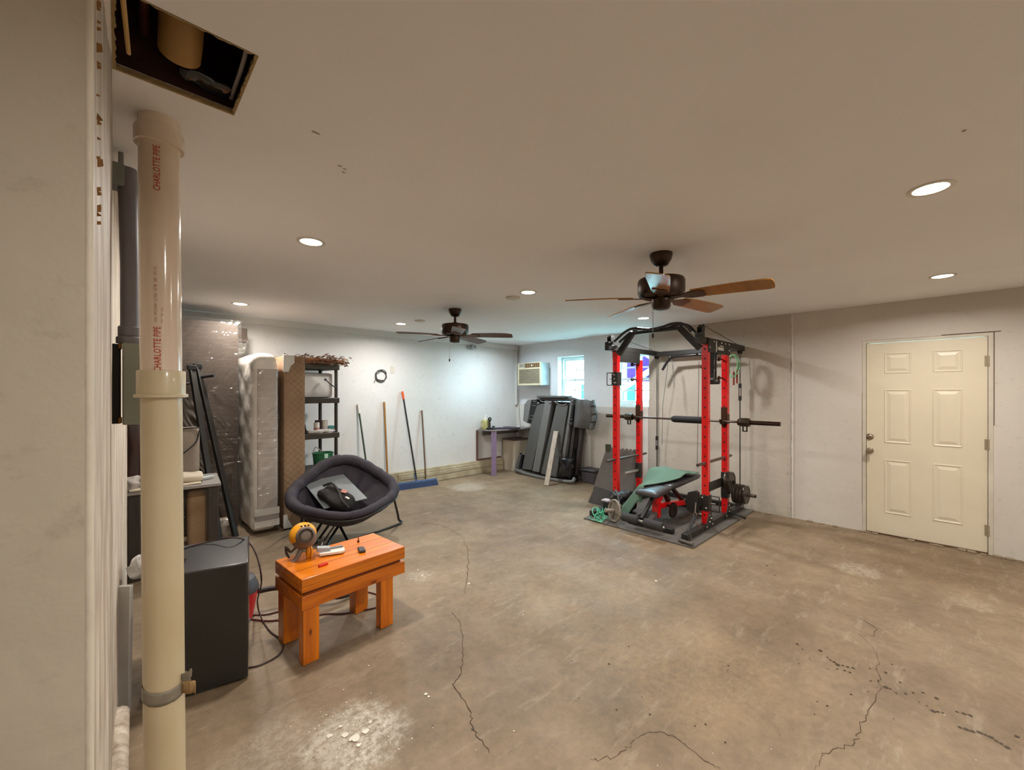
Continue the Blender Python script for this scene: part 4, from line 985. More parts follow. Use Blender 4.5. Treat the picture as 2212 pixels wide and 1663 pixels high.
m = MB(); m.box(p0+Rw @ Vector((.045, .02, .030)), (.085, .016, .012), R=Rw); m.box(p0+Rw @ Vector((.0, -.012, .0255)), (.028, .018, .003), R=Rw); m.cyl(p0+Rw @ Vector((.0, .01, .02)), p0+Rw @ Vector((.0, .01, .045)), .009, seg=14); m.build('rail', M('mid_grey_plastic', '#8d8f92', .35), t, bevel=.002)
p = bt_at(698, 1222); m = MB(); m.box(p+Vector((0, 0, .0065)), (.055, .018, .012), rz=.15); tag(m.build('red_block', M('bright_red_plastic', '#d3170c', .35), bevel=.003), 'small bright red plastic block on the bench', 'block')
p = bt_at(781, 1190); t = thing('key_fob', 'small black key remote lying on the orange bench', 'remote', tuple(p))
Rk = Matrix.Rotation(math.atan2(tc_.y, tc_.x)-PI/2+.05, 3, 'Z')
m = MB(); m.soft(p+Vector((0, 0, .009)), (.042, .082, .018), .008, 8, R=Rk); m.build('body', M('charcoal_plastic', '#2c2a2c', .35), t)
for (x, y) in ((-.009, .020), (.009, .020), (-.009, .002), (.009, .002)):
    m = MB(); m.soft(p+Rk @ Vector((x, y, .0180)), (.014, .014, .002), .0009, 4, R=Rk); m.build('button', M('grey_button', '#5a5558', .5), t)
p = bt_at(774, 1171); m = MB(); m.lathe([(.008, 0), (.008, .012), (.003, .013), (.003, .038), (.002, .040)], p, 12)
tag(m.build('metal_bolt', M('rust_brown', '#6a2616', .5, .4)), 'small dark red bolt standing upright on the bench', 'bolt')
# ------------------------------------------------------------------ gym corner
m = MB(); m.soft((4.92, 2.33, .008), (1.84, 1.30, .016), .006, 3, ns=(4, 4, 1))
tag(m.build('rubber_mat', M('speckled_rubber', '#6b665f', .85, col2='#45413c', vs=160, bump=.3, bs=200), smooth=50), 'large speckled dark rubber mat under the red power rack', 'mat')
G = .017
PX1, PX2, PY1, PY2 = 4.66, 5.24, 1.82, 2.945
RW = .066
rack = thing('power_rack', 'red and black power rack with pull-up bar and cable pulleys', 'power rack', (5.0, 2.38, G))
def upright(x, y, z0, z1):
    m = MB(); m.bb((x-RW/2, y-RW/2, z0), (x+RW/2, y+RW/2, z1)); m.mi = 1
    z = .17
    while z < z1-.04:
        m.cyl((x-RW/2-.0006, y, z), (x-RW/2+.003, y, z), .0115, seg=14)
        m.cyl((x, y-RW/2-.0006, z+.054), (x, y-RW/2+.003, z+.054), .006, seg=10)
        m.cyl((x, y+RW/2-.003, z+.054), (x, y+RW/2+.0006, z+.054), .006, seg=10)
        z += .1065
    return m.build('upright', [red, M('hole_shadow_steel', '#3a0e0c', .6)], rack, bevel=.003)
for (x, y) in ((PX1, PY1), (PX2, PY1), (PX1, PY2), (PX2, PY2)): upright(x, y, G+.02, 2.03 if x == PX1 else 1.95)
bk = black
for y in (PY1, PY2):
    m = MB(); m.bb((4.12, y-.033, G), (5.80, y+.033, G+.062)); m.build('base_rail', bk, rack, bevel=.004)
    m = MB(); m.bb((4.44, y-.030, 2.035), (5.83, y+.030, 2.105)); tb = m.build('top_beam', bk, rack, bevel=.004)
    # gusset plate between the uprights
    s = -1 if y == PY1 else 1
    m = MB(); m.bb((PX1-.03, y+s*.034, 1.945), (PX2+.035, y+s*.040, 2.10)); m.mi = 1
    for (x, z) in ((4.66, 2.0), (4.78, 2.07), (5.0, 2.07), (5.12, 2.07), (5.24, 2.0), (5.24, 2.07)): m.sphere((x, y+s*.042, z), .010, 10, 6)
    m.mi = 2
    if s < 0:
        xx = 4.83
        m.prism([(0, 0), (.03, .01), (.045, .05), (.03, .10), (.05, .12), (.02, .13), (0, .08), (.012, .05)], (xx, y-.0412, 1.955), (1, 0, 0), (0, 0, 1), .001)
        m.bb((xx+.07, y-.0415, 1.985), (xx+.24, y-.0402, 2.02)); m.bb((xx+.12, y-.0415, 2.03), (xx+.24, y-.0402, 2.04))
    m.build('gusset_plate', [bk, bolt, M('white_print', '#d5d2cb', .5)], rack, bevel=.001)
    # base gussets
    for x in (PX1, PX2):
        m = MB(); m.prism([(-.12, 0), (.12, 0), (.045, .17), (-.02, .17)], (x, y-.036 if s < 0 else y+.040, G+.01), (1, 0, 0), (0, 0, 1), .005); m.mi = 1
        for (dx, dz) in ((-.08, .02), (.08, .02), (0, .06), (0, .13), (.04, .09)): m.sphere((x+dx, y+s*.042, G+.02+dz), .009, 10, 6)
        m.build('base_gusset', [bk, bolt], rack, bevel=.001)
    # top pulley in front and wheel at the rear, cable between
    m = MB(); m.bb((4.49, y-.028, 2.105), (4.56, y-.022, 2.21)); m.bb((4.49, y+.022, 2.105), (4.56, y+.028, 2.21)); m.bb((4.44, y-.028, 2.105), (4.49, y+.028, 2.14)); m.build('pulley_bracket', bk, rack, bevel=.003)
    m = MB(); m.lathe([(.02, -.018), (.045, -.018), (.045, -.012), (.036, -.006), (.036, .006), (.045, .012), (.045, .018), (.02, .018)], (4.545, y, 2.195), 24, (0, 1, 0)); m.build('pulley', blackm, rack)
    m = MB(); m.lathe([(.02, -.018), (.042, -.018), (.042, -.012), (.034, -.006), (.034, .006), (.042, .012), (.042, .018), (.02, .018)], (5.74, y, 2.035), 24, (0, 1, 0)); m.build('pulley', blackm, rack)
    m = MB(); m.tube([(4.56, y, 2.238), (5.60, y, 2.115), (5.76, y, 2.06)], .0035, 8); m.build('cable', M('black_cable', '#26241f', .4), rack)
    m = MB(); m.tube([(5.715, y, 2.02), (5.74, y, 1.62)], .0035, 8); m.tube([(5.775, y, 2.02), (5.75, y, 1.62)], .0035, 8); m.build('cable', _M['black_cable'], rack)
    zt, zb = (1.62, 1.40) if y == PY1 else (.86, .66)
    m = MB(); m.bb((5.735, y-.014, zb), (5.755, y-.009, zt)); m.bb((5.735, y+.009, zb), (5.755, y+.014, zt)); m.bb((5.728, y-.014, zt-.06), (5.762, y+.014, zt)); m.bb((5.728, y-.014, zb), (5.762, y+.014, zb+.06)); m.build('cable_carriage', bk, rack, bevel=.002)
    if y == PY2:
        m = MB(); m.tube([(5.735, y, zt), (5.735, y, 1.62)], .0035, 8); m.tube([(5.755, y, zt), (5.755, y, 1.62)], .0035, 8); m.build('cable', _M['black_cable'], rack)
    m = MB(); m.tube([(5.735, y, zb), (5.735, y, .10)], .0035, 8); m.tube([(5.755, y, zb), (5.755, y, .10)], .0035, 8); m.build('cable', _M['black_cable'], rack)
    m = MB(); m.bb((5.69, y-.033, G+.06), (5.79, y+.033, G+.09)); m.mi = 1
    for x in (5.70, 5.76): m.sphere((x, y-.036 if s < 0 else y+.036, G+.04), .010, 10, 6)
    m.build('rail_end_plate', [bk, bolt], rack, bevel=.002)
# cross members
m = MB(); m.bb((5.70, PY1, G), (5.76, PY2, G+.06)); m.build('rear_base_beam', bk, rack, bevel=.003)
m = MB(); m.bb((5.68, PY1+.03, 2.035), (5.74, PY2-.03, 2.095)); m.build('rear_top_beam', bk, rack, bevel=.003)
m = MB(); m.bb((5.21, PY1+.03, 1.86), (5.27, PY2-.03, 1.94)); 
m = MB(); m.bb((PX1+.03, PY2-.03, 1.90), (PX2-.03, PY2+.02, 2.035)); m.build('side_panel', bk, rack, bevel=.003)
# pull-up bar assembly: two diagonal braces, a centre beam and curved grips
m = MB(); m.bar((4.63, PY2-.05, 1.99), (4.60, PY2-.27, 2.245), .045, .07); m.build('diagonal_brace', bk, rack, bevel=.003)
m = MB(); m.bar((4.63, PY1+.05, 1.99), (4.60, PY1+.27, 2.245), .045, .07); m.build('diagonal_brace', bk, rack, bevel=.003)
m = MB(); m.bb((4.58, PY1+.25, 2.215), (4.62, PY2-.25, 2.255)); m.build('centre_beam', bk, rack, bevel=.003)
gripm = M('glossy_black_grip', '#1c1a1f', .25, coat=.3)
for x, dz in ((4.54, 0), (4.66, 0)):
    m = MB(); m.tube(spline([(x, PY1+.11, 2.175), (x, PY1+.20, 2.265), (x, PY1+.32, 2.285), (x+.01, PY1+.45, 2.262), (x, 2.38, 2.250), (x+.01, PY2-.45, 2.262), (x, PY2-.32, 2.285), (x, PY2-.20, 2.255), (x, PY2-.045, 2.15)], 8), .0155, 12); m.build('grip_bar', gripm, rack)
m = MB(); m.cyl((4.54, 2.30, 2.25), (4.66, 2.30, 2.25), .016, seg=12); m.cyl((4.54, 2.47, 2.25), (4.66, 2.47, 2.25), .016, seg=12); m.build('neutral_grip', gripm, rack)
# spotter arms
armm = M('grey_brown_steel', '#5a5148', .35, .5)
for (y, z) in ((PY2, .64), (PY1, .735)):
    m = MB(); m.cyl((4.44, y, z), (5.42, y, z), .016, seg=16); m.mi = 1; m.sphere((5.42, y, z), .014, 10, 6)
    m.build('safety_bar', [armm, red], rack)
# pegs: rear uprights
pegm = M('rust_brown_steel', '#4a2b1b', .4, .5)
for (y, zs_) in ((PY1, (1.895, 1.675)), (PY2, (1.885, 1.68))):
    for zz in zs_:
        m = MB(); m.cyl((PX2-.03, y+.02, zz), (PX2-.15, y+.02, zz), .009, seg=12); m.sphere((PX2-.155, y+.02, zz), .024, 14, 10); m.build('pin_knob', pegm if y == PY1 else bk, rack)
# J-hooks holding the bar
BZ_ = 1.165; BX = 5.150
for y in (PY1, PY2):
    m = MB(); m.bb((PX2-RW/2-.008, y-.036, 1.13), (PX2-RW/2, y+.036, 1.33)); m.bb((PX2-RW/2-.008, y-.038, 1.13), (PX2+.03, y-.033, 1.25)); m.prism([(0, 0), (-.085, .0), (-.11, .055), (-.098, .055), (-.078, .012), (0, -.05)], (PX2-RW/2-.004, y+.018, 1.135), (1, 0, 0), (0, 0, 1), .036)
    m.build('j_hook', pegm, rack, bevel=.003)
# plate pegs
m = MB(); m.cyl((4.86, PY2, .425), (5.20, PY2, .425), .022, seg=18); m.build('storage_peg', steel, rack)
m = MB(); m.bb((PX2-.045, PY2-.04, .33), (PX2+.01, PY2+.04, .53)); m.build('peg_bracket', bk, rack, bevel=.003)
for (z, x) in ((.49, PX2), (.325, PX2)):
    m = MB(); m.bb((x-.045, PY1-.04, z-.07), (x+.035, PY1+.036, z+.07)); m.build('peg_bracket', bk, rack, bevel=.003)
pegs = [((PX1+.06, .47), 1.60), ((PX2, .325), 1.46)]
# plates on the two pegs facing the camera
platem = M('cast_iron_plate', '#4b433a', .35, .6, var=.12, vs=20)
def plate_thing(x, y, z, r, th, label):
    t = thing('weight_plate', label, 'weight plate', (x, y, z), 0, 'weight plates on the rack pegs')
    m = MB(); m.lathe([(.018, -th/2-.002), (.032, -th/2-.002), (.036, -th/2+.003), (r*.78, -th/2+.004), (r*.83, -th/2), (r*.985, -th/2), (r, -th/2+.004), (r, th/2-.004), (r*.985, th/2), (r*.83, th/2), (r*.78, th/2-.004), (.036, th/2-.003), (.032, th/2+.002), (.018, th/2+.002)], (0, 0, 0), 40, (0, 1, 0), closed=True)
    m.build('disc', platem, t, local=True)
    return t
ords = ['nearest the camera end', 'second from the peg end', 'third from the peg end', 'innermost']
fx = PX2+.05
p1 = onX(1590, 1066, 5.25)
m = MB(); m.cyl((PX2, PY1-.03, .325), (PX2, 1.50, .325), .019, seg=18); m.mi = 1; m.cyl((PX2, 1.50, .325), (PX2, 1.493, .325), .020, seg=18); m.build('storage_peg', [armm, blackm], rack)
for k in range(4): plate_thing(PX2, 1.598+k*.036, .325, .112 if k else .106, .032, 'dark cast iron plate on the lower right peg, '+ords[k])
m = MB(); m.cyl((PX2-.12, PY1-.03, .475), (PX2-.12, 1.67, .475), .019, seg=18); m.build('storage_peg', bk, rack)
m = MB(); m.bar((PX1, PY1-.036, .475), (PX2, PY1-.036, .475), .006, .10); m.build('peg_plate', bk, rack)
for k in range(2): plate_thing(PX2-.12, 1.718+k*.036, .475, .112, .032, 'dark cast iron plate on the upper left peg, '+('outer one' if k == 0 else 'inner one'))
m = MB(); m.cyl((PX2+.0, PY1-.04, .085), (PX2+.0, PY1-.21, .055), .010, seg=12); m.sphere((PX2+.0, PY1-.21, .055), .017, 12, 8); m.build('band_peg', bk, rack)
m = MB(); m.tube(spline([(5.60, PY1, .08), (5.60, PY1, .17), (5.62, PY1, .185), (5.64, PY1, .17), (5.64, PY1, .08)], 6), .010, 10); m.build('hook', bk, rack)
m = MB(); m.cyl((4.98, PY1+.06, .06), (4.98, PY1+.22, .06), .02, seg=14); m.build('peg', armm, rack)
# cable trolleys with square hoop handle on the front uprights
def trolley(y, z, s, big):
    m = MB(); m.bb((PX1-RW/2-.012, y-.045, z-.085), (PX1+RW/2+.012, y+.045, z+.085))
    if big: m.prism([(0, -.11), (.05, -.13), (.12, -.10), (.15, 0), (.11, .10), (.03, .13), (0, .11)], (PX1-RW/2-.012, y+.045, z), (0, 1, 0), (0, 0, 1), -.05)
    m.mi = 1
    for (dy, dz) in ((.02, .06), (-.02, -.05), (.06 if big else 0, 0), (.09 if big else .0, -.05), (.09 if big else 0, .05)): m.sphere((PX1-RW/2-.014, y+dy, z+dz), .010, 10, 6)
    m.build('cable_trolley', [bk, bolt], rack, bevel=.003)
    m = MB(); yy = y+s*.055
    m.tube(spline([(PX1, yy, z+.08), (PX1, yy+s*.075, z+.08), (PX1, yy+s*.085, z+.07), (PX1, yy+s*.085, z-.07), (PX1, yy+s*.075, z-.08), (PX1, yy, z-.08)], 6), .0055, 8); m.build('hoop_handle', bk, rack)
    m = MB(); m.cyl((PX1, yy-s*.02, z), (PX1, yy+s*.045, z), .008, seg=12); m.build('spring_pin', steel, rack)
trolley(PY2, 1.68, 1, False); trolley(PY1, .30, -1, True)
m = MB(); m.lathe([(.01, -.012), (.075, -.012), (.075, .012), (.01, .012)], (PX1-.06, PY1+.10, .30), 28, (1, 0, 0)); m.build('trolley_wheel', blackm, rack)
# snap hook on the left trolley
m = MB(); m.tube(spline([(PX1-.02, PY2+.02, 1.80), (PX1-.03, PY2+.03, 1.765), (PX1-.02, PY2+.035, 1.74), (PX1-.01, PY2+.02, 1.765)], 6, True), .005, 8, closed=True); m.build('snap_hook', steel, rack)
# low pulley, snap hook and ring by the near foot
m = MB(); m.tube([(PX1-.12, PY1+.06, .31), (PX1-.14, PY1+.06, .20)], .008, 10); m.tube(spline([(PX1-.14, PY1+.06+.018*math.cos(a), .185+.022*math.sin(a)) for a in [k*PI/4 for k in range(8)]], 3, True), .004, 8, closed=True); m.build('snap_hook', steel, rack)
m = MB(); m.tube(spline([(PX1-.20, PY1+.04+.045*math.cos(a), .07+.045*math.sin(a)) for a in [k*PI/5 for k in range(10)]], 3, True), .007, 8, closed=True); m.build('ring', M('rusty_steel', '#6b5347', .4, .7), rack)

# barbell
y0, y1 = 3.415, 1.231
bb_ = thing('barbell', 'long barbell with foam pad resting on the rack hooks', 'barbell', (BX-.0, 2.32, BZ_))
chr_ = M('worn_chrome', '#6e655d', .25, .9)
m = MB(); m.cyl((BX, y0-.40, BZ_), (BX, y1+.40, BZ_), .013, seg=18); m.build('bar', chr_, bb_)
for (a, b2) in ((y0, y0-.42), (y1, y1+.42)):
    m = MB(); m.cyl((BX, a, BZ_), (BX, b2, BZ_), .024, seg=22); m.lathe([(.024, 0), (.038, 0), (.038, .012), (.024, .012)], (BX, b2, BZ_), 22, (0, 1 if a > b2 else -1, 0)); m.build('sleeve', M('dark_sleeve', '#423227', .25, .8), bb_)
m = MB(); m.soft((BX, 2.235, BZ_), (.085, .42, .085), .04, 10, ns=(8, 10, 8)); m.build('foam_pad', M('black_foam', '#1d1b1d', .8, bump=.2, bs=120), bb_, smooth=60)
for yc in (PY2+.11, PY1-.235):
    t = thing('barbell_collar', 'black clamp collar on the left half of the barbell' if yc > 2 else 'black clamp collar on the right sleeve of the barbell', 'collar', (BX, yc, BZ_), 0)
    m = MB(); m.lathe([(.026, -.055), (.045, -.055), (.050, -.03), (.050, .03), (.045, .055), (.026, .055)], (BX, yc, BZ_), 8, (0, 1, 0), closed=True); m.build('clamp', M('dark_olive_metal', '#39301f', .4, .4), t, bevel=.002)
    m = MB(); m.bb((BX-.012, yc-.03, BZ_-.10), (BX+.012, yc-.02, BZ_-.03)); m.bb((BX-.012, yc+.01, BZ_-.10), (BX+.012, yc+.02, BZ_-.03)); m.bb((BX-.012, yc-.03, BZ_-.105), (BX+.012, yc+.02, BZ_-.095)); m.build('lever', blackm, t, bevel=.002)
# lat pulldown bar hanging at the rear, with chain
t = thing('pulldown_bar', 'black pulldown bar hanging under the rear top of the rack', 'bar', (5.60, 2.5, 2.0))
m = MB(); m.tube(spline([(5.58, 2.78, 1.82), (5.60, 2.70, 1.95), (5.60, 2.60, 2.0), (5.60, 2.2, 2.01), (5.60, 2.0, 2.01)], 8), .018, 12); m.build('bar', gripm, t)
m = MB(); m.sphere((5.585, 2.66, 1.995), .032, 14, 10); m.sphere((5.57, 2.30, 2.02), .013, 10, 6); m.build('end_knob', bk, t)
for (nm, px, py0, py1_, XX, lab) in (('chain', 1455, 778, 836, 5.55, 'thin steel chain hanging from the pulldown bar'),):
    m = MB(); a, b2 = onX(px-3, py0, XX), onX(px+2, py1_, XX); n = 14
    for k in range(n):
        c0_ = a+(b2-a)*(k+.5)/n; s1 = Vector((0, 1, 0)) if k % 2 else Vector((1, 0, 0)); L_ = (b2-a).length/n*.68
        m.tube([c0_+s1*(.008*math.cos(q))+Vector((0, 0, L_*math.sin(q))) for q in [j*PI/4 for j in range(8)]], .0028, 6, closed=True)
    tag(m.build(nm, steel), lab, 'chain')
m = MB(); m.tube([onX(1443, 787, 5.6), onX(1432, 870, 5.62), onX(1430, 960, 5.7)], .003, 6); tag(m.build('cable', _M['black_cable']), 'loose thin black cable hanging left of the chain inside the rack', 'cable')
m = MB(); m.tube([onX(1510, 780, 5.5), onX(1508, 900, 5.5), onX(1506, 1010, 5.5)], .003, 6); tag(m.build('cable', _M['black_cable']), 'thin black cable hanging beside the near red upright', 'cable')
# straps and handles on the right side
yy = 1.86
def strap_handle(x, z1, z0, label, tri=False):
    t = thing('strap_stirrup', label, 'handle', (x, yy, z0), 0, None)
    m = MB(); m.bb((x-.012, yy-.024, z0+.02), (x+.012, yy-.006, z1)); m.bb((x-.012, yy+.006, z0+.02), (x+.012, yy+.024, z1)); m.build('webbing', blackm, t)
    m = MB(); m.cyl((x-.015, yy-.06, z0), (x+.015, yy+.06, z0), .026, seg=16); m.build('grip', M('worn_grip', '#2e2720', .7), t, bevel=.003)
strap_handle(4.87, 1.97, 1.645, 'black strap handle hanging from right side of the rack, left one')
strap_handle(5.00, 1.97, 1.625, 'black strap handle hanging from right side of the rack, right one')
t = thing('triangle_handle', 'dark triangular cable handle hanging behind the black strap handles', 'handle', (5.03, 1.90, 1.78))
m = MB(); m.tube([(5.0, 1.92, 1.95), (5.08, 1.90, 1.80), (4.90, 1.95, 1.80)], .005, 8, closed=True); m.build('wire', armm, t)
m = MB(); m.cyl((5.10, 1.88, 1.795), (4.88, 1.96, 1.795), .014, seg=12); m.build('grip', pegm, t)
# green skipping rope and two red handles on the wall side
grn = M('pale_green_rope', '#8fcf9e', .35, coat=.3)
t = thing('resistance_tubes', 'coiled pale green tubes with red handles hanging at the right rear', 'resistance band', (5.60, 1.84, 1.6))
m = MB(); rr2 = random.Random(3)
for k in range(5):
    cc = Vector((5.60+rr2.uniform(-.02, .02), 1.86+rr2.uniform(-.015, .015), 1.84)); w = .055+.02*rr2.random(); h_ = .12+.03*rr2.random()
    m.tube([cc+Vector((.0+.015*math.sin(q*2+k), w*math.cos(q), h_*math.sin(q))) for q in [j*2*PI/28 for j in range(28)]], .005, 8, closed=True)
m.build('tube', grn, t)
for (px, a, b2) in ((1585, 803, 832), (1592, 797, 828)):
    m = MB(); p, q = onX(px, a, 5.60), onX(px, b2, 5.60); m.cyl(p, q, .012, .010, 12); m.mi = 1; m.cyl(p, p+Vector((0, 0, .07)), .006, .003, 10); m.build('handle', [M('brick_red_handle', '#8b3322', .4), steel], t)

# adjustable bench
t = thing('weight_bench', 'adjustable weight bench with black pads and red frame inside the rack', 'weight bench', (4.75, 2.27, G))
padm = M('black_vinyl', '#403f41', .38, var=.05, coat=.15)
def pad(c, size, rot, name='seat'):
    m = MB(); m.soft(c, size, .028, 8, ns=(8, 8, 4), R=Matrix.Rotation(rot, 3, 'Y')); m.mi = 0
    return m.build(name, [padm], t, smooth=60)
pad((4.36, 2.275, .40), (.36, .27, .065), -.08); 
pad((4.95, 2.275, .432), (.80, .26, .065), -.035, 'backrest')
m = MB(); m.bb((4.40, 2.235, .09), (4.46, 2.315, .36)); m.bar((4.43, 2.275, .22), (5.38, 2.275, .10), .07, .06); m.build('frame', red, t, bevel=.004)
m = MB(); m.prism([(-.06, 0), (.10, 0), (.10, -.06), (.03, -.10), (-.06, -.10)], (4.40, 2.31, .36), (1, 0, 0), (0, 0, 1), .08); m.build('seat_bracket', red, t, bevel=.002)
m = MB(); m.bar((4.75, 2.275, .40), (5.10, 2.275, .16), .05, .03); m.bar((4.60, 2.275, .36), (4.72, 2.275, .22), .05, .04); m.build('support_strut', M('brown_steel', '#4a3730', .4, .5), t, bevel=.003)
m = MB(); m.bb((4.20, 1.98, G), (4.26, 2.51, G+.055)); m.build('front_foot', blackm, t, bevel=.01)
m = MB(); m.bb((5.34, 2.05, G), (5.40, 2.50, G+.055)); m.build('rear_foot', bk, t, bevel=.006)
m = MB(); m.bar((4.23, 2.275, .06), (4.43, 2.275, .14), .05, .05); m.build('front_beam', M('grey_steel_tube', '#6e6a66', .4, .3), t, bevel=.003)
m = MB(); m.tube([(4.62, 2.15, .19), (4.62, 2.40, .19)], .012, 10); m.lathe([(.01, -.012), (.085, -.012), (.088, 0), (.085, .012), (.01, .012)], (4.62, 2.17, .15), 30, (0, 1, 0)); m.build('adjust_wheel', M('dark_scuffed_disc', '#3d2c28', .3, .4), t)
m = MB(); m.bar((4.30, 2.24, .36), (4.03, 2.24, .16), .035, .035); m.build('roller_arm', bk, t, bevel=.003)
m = MB(); m.cyl((4.0, 2.47, .150), (4.0, 1.97, .135), .014, seg=12); m.build('roller_axle', steel, t)
for (a, b2) in ((2.45, 2.26), (2.19, 1.99)):
    m = MB(); za = .135+(a-1.97)*.03; zb = .135+(b2-1.97)*.03; m.lathe([(.014, 0), (.040, 0), (.047, .008), (.047, a-b2-.008), (.040, a-b2), (.014, a-b2)], (4.0, a, za), 24, (0, -1, -.03)); m.build('foam_roller', M('black_foam_roller', '#2f2e2e', .75, bump=.15, bs=120), t)
# green yoga mat draped over the far side of the bench
ymat = M('sage_green_mat', '#5b7a66', .8, var=.05, vs=3, bump=.15, bs=90)
m = MB()
def yoga(u, v):       # u along the bench, v across: v=0 hangs on the far side, v=1 rests on the pad
    x = 4.20+1.08*u
    hump = .115*math.exp(-((u-.66)/.17)**2)*(1-.45*v)
    y0_, y1_ = 2.60+.07*max(0, 1-u*4), 2.36-.22*min(1, max(0, (u-.12)/.4))
    yv = y0_+(y1_-y0_)*v
    z = (.452 if u < .12 else .452+.04*(u-.12))+.004+hump
    if yv > 2.41: z -= (yv-2.41)*(1.5-1.2*min(1, u*1.6))
    if u < .10: z -= 1.7*(.10-u)*1.08; x += .9*(.10-u)*.6
    return (x+.012*math.sin(6*v), yv, max(z+.006*math.sin(u*11+v*3), .06))
m.grid(yoga, 60, 26)
o = m.build('yoga_mat', ymat, smooth=180); md = o.modifiers.new('thick', 'SOLIDIFY'); md.thickness = .007; md.offset = 1
tag(o, 'sage green yoga mat draped over the black weight bench', 'yoga mat')
# interlocking foam tiles leaning on the left of the rack
tilem = M('charcoal_foam_tile', '#716b65', .9, col2='#524d48', vs=140, bump=.35, bs=160)
def tile(P, label, teeth):
    # P: four corner points (bottom left, bottom right, top right, top left)
    m = MB(); bl, br, tr, tl_ = [Vector(p) for p in P]; n = (br-bl).cross(tl_-bl).normalized()*.012
    top = []
    for k in range(teeth*4+1):
        s = k/(teeth*4); b0 = tl_+(tr-tl_)*s; up = (tl_-bl).normalized()*(.018 if (k//2) % 2 == 0 else 0)
        if k and k % 2 == 0: top.append(b0+(tl_-bl).normalized()*(.018 if ((k-1)//2) % 2 == 0 else 0))
        top.append(b0+up)
    top = top[::-1]
    ring_ = [bl, br]+top
    a = [m.b.verts.new(p) for p in ring_]; b2 = [m.b.verts.new(p+n) for p in ring_]; m._f(a); m._f(b2[::-1]); k_ = len(a)
    for i in range(k_): m._f([a[i], b2[i], b2[(i+1) % k_], a[(i+1) % k_]])
    return tag(m.build('foam_tile', tilem, smooth=0), label, 'foam tile')
tile([(5.27, 3.74, .02), (5.27, 3.03, .05), (5.36, 3.04, .67), (5.36, 3.55, .66)], 'speckled charcoal foam tile with toothed top leaning behind the left rack posts', 8)
m = MB(); m.bb((5.33, 3.48, .62), (5.36, 3.56, .72)); tag(m.build('foam_offcut', M('olive_foam', '#3f3f2c', .9)), 'small dark offcut poking above the toothed foam tile', 'offcut')
m = MB(); m.prism([(0, 0), (-.48, .0), (-.46, .20), (-.06, .235)], (4.60, 3.35, .02), (0, 1, 0), (.35, 0, 1), .012)
tag(m.build('rubber_sheet', M('dull_black_sheet', '#3b3835', .7, bump=.15), bevel=.006), 'dull black sheet leaning against the left front rack post', 'sheet')
# wheel with handle, green cord and black bits at the left front corner
t = thing('hand_wheel', 'beige three-spoked wheel with stub axle on the mat corner', 'wheel', (4.14, 2.62, G))
wc = Vector((4.12, 2.63, .148)); wa = Vector((-.86, .42, .10)).normalized(); whm = M('beige_grey_plastic', '#8d8377', .45)
m = MB(); u_ = wa.orthogonal().normalized(); w_ = wa.cross(u_); u_, w_ = Vector((0, 0, 1))-wa*wa.z, None; u_.normalize(); w_ = wa.cross(u_)
m.tube([wc+(u_*math.cos(a)+w_*math.sin(a))*.118 for a in [k*2*PI/48 for k in range(48)]], .013, 12, closed=True); m.build('rim', whm, t)
m = MB()
for a in (.5, 2.6, 4.7): m.bar(wc, wc+(u_*math.cos(a)+w_*math.sin(a))*.115, .045, .012, up=tuple(wa))
m.lathe([(.0, -.010), (.10, -.006), (.10, .0), (0, .004)], wc-wa*.004, 30, tuple(wa)); m.build('spokes', M('shadow_beige_plastic', '#7a7064', .45), t, bevel=.003)
m = MB(); m.cyl(wc, wc+wa*.12, .024, .021, 20); m.build('axle', whm, t)
m = MB(); rr2 = random.Random(12)
pts = []
for k in range(46):
    a = k*.62; r_ = .055+.035*math.sin(k*1.3)+rr2.uniform(-.012, .012)
    pts.append(Vector((4.10+r_*math.cos(a)+rr2.uniform(-.01, .01)-.02, 2.79+r_*1.15*math.sin(a), max(G+.008, .075+.06*math.sin(k*.9)+rr2.uniform(-.02, .02)))))
pts += [Vector((4.02, 2.72, G+.006)), Vector((3.99, 2.80, G+.006)), Vector((4.02, 2.90, G+.006)), Vector((4.12, 2.94, G+.006))]
m.tube(spline(pts, 5), .0045, 8)
tag(m.build('tangled_rope', M('mint_green_cord', '#5fc9a0', .35, coat=.4)), 'tangled mint green cord on the mat corner beside the wheel', 'cord')
m = MB(); m.soft((4.32, 2.86, .10), (.09, .08, .15), .015, 6); m.mi = 1; m.soft((4.33, 2.87, .185), (.10, .10, .02), .006, 4); tag(m.build('black_block', [blackm, M('pale_lilac_plastic', '#b6adb0', .4)], smooth=50), 'black block with pale top behind the tangled green cord', 'block')
t = thing('gear_pile', 'black gear bag heaped between wheel and weight bench', 'bag', (4.50, 2.72, G))
m = MB(); m.soft((4.52, 2.76, .14), (.30, .22, .24), .06, 16, lambda p: Vector((nz(p, 12), nz(p, 12, 2), nz(p, 12, 4)))*.06); m.build('body', M('black_gear', '#1b1a1c', .45, var=.3, vs=10), t, smooth=50)
m = MB(); m.tube(spline([(4.42, 2.80, .30), (4.40, 2.74, .22), (4.42, 2.70, .12), (4.46, 2.66, .06)], 6), .012, 10); m.tube(spline([(4.46, 2.83, .30), (4.36, 2.70, .16), (4.40, 2.62, .07)], 6), .009, 10); m.build('strap', M('grey_webbing', '#5d6061', .5), t)
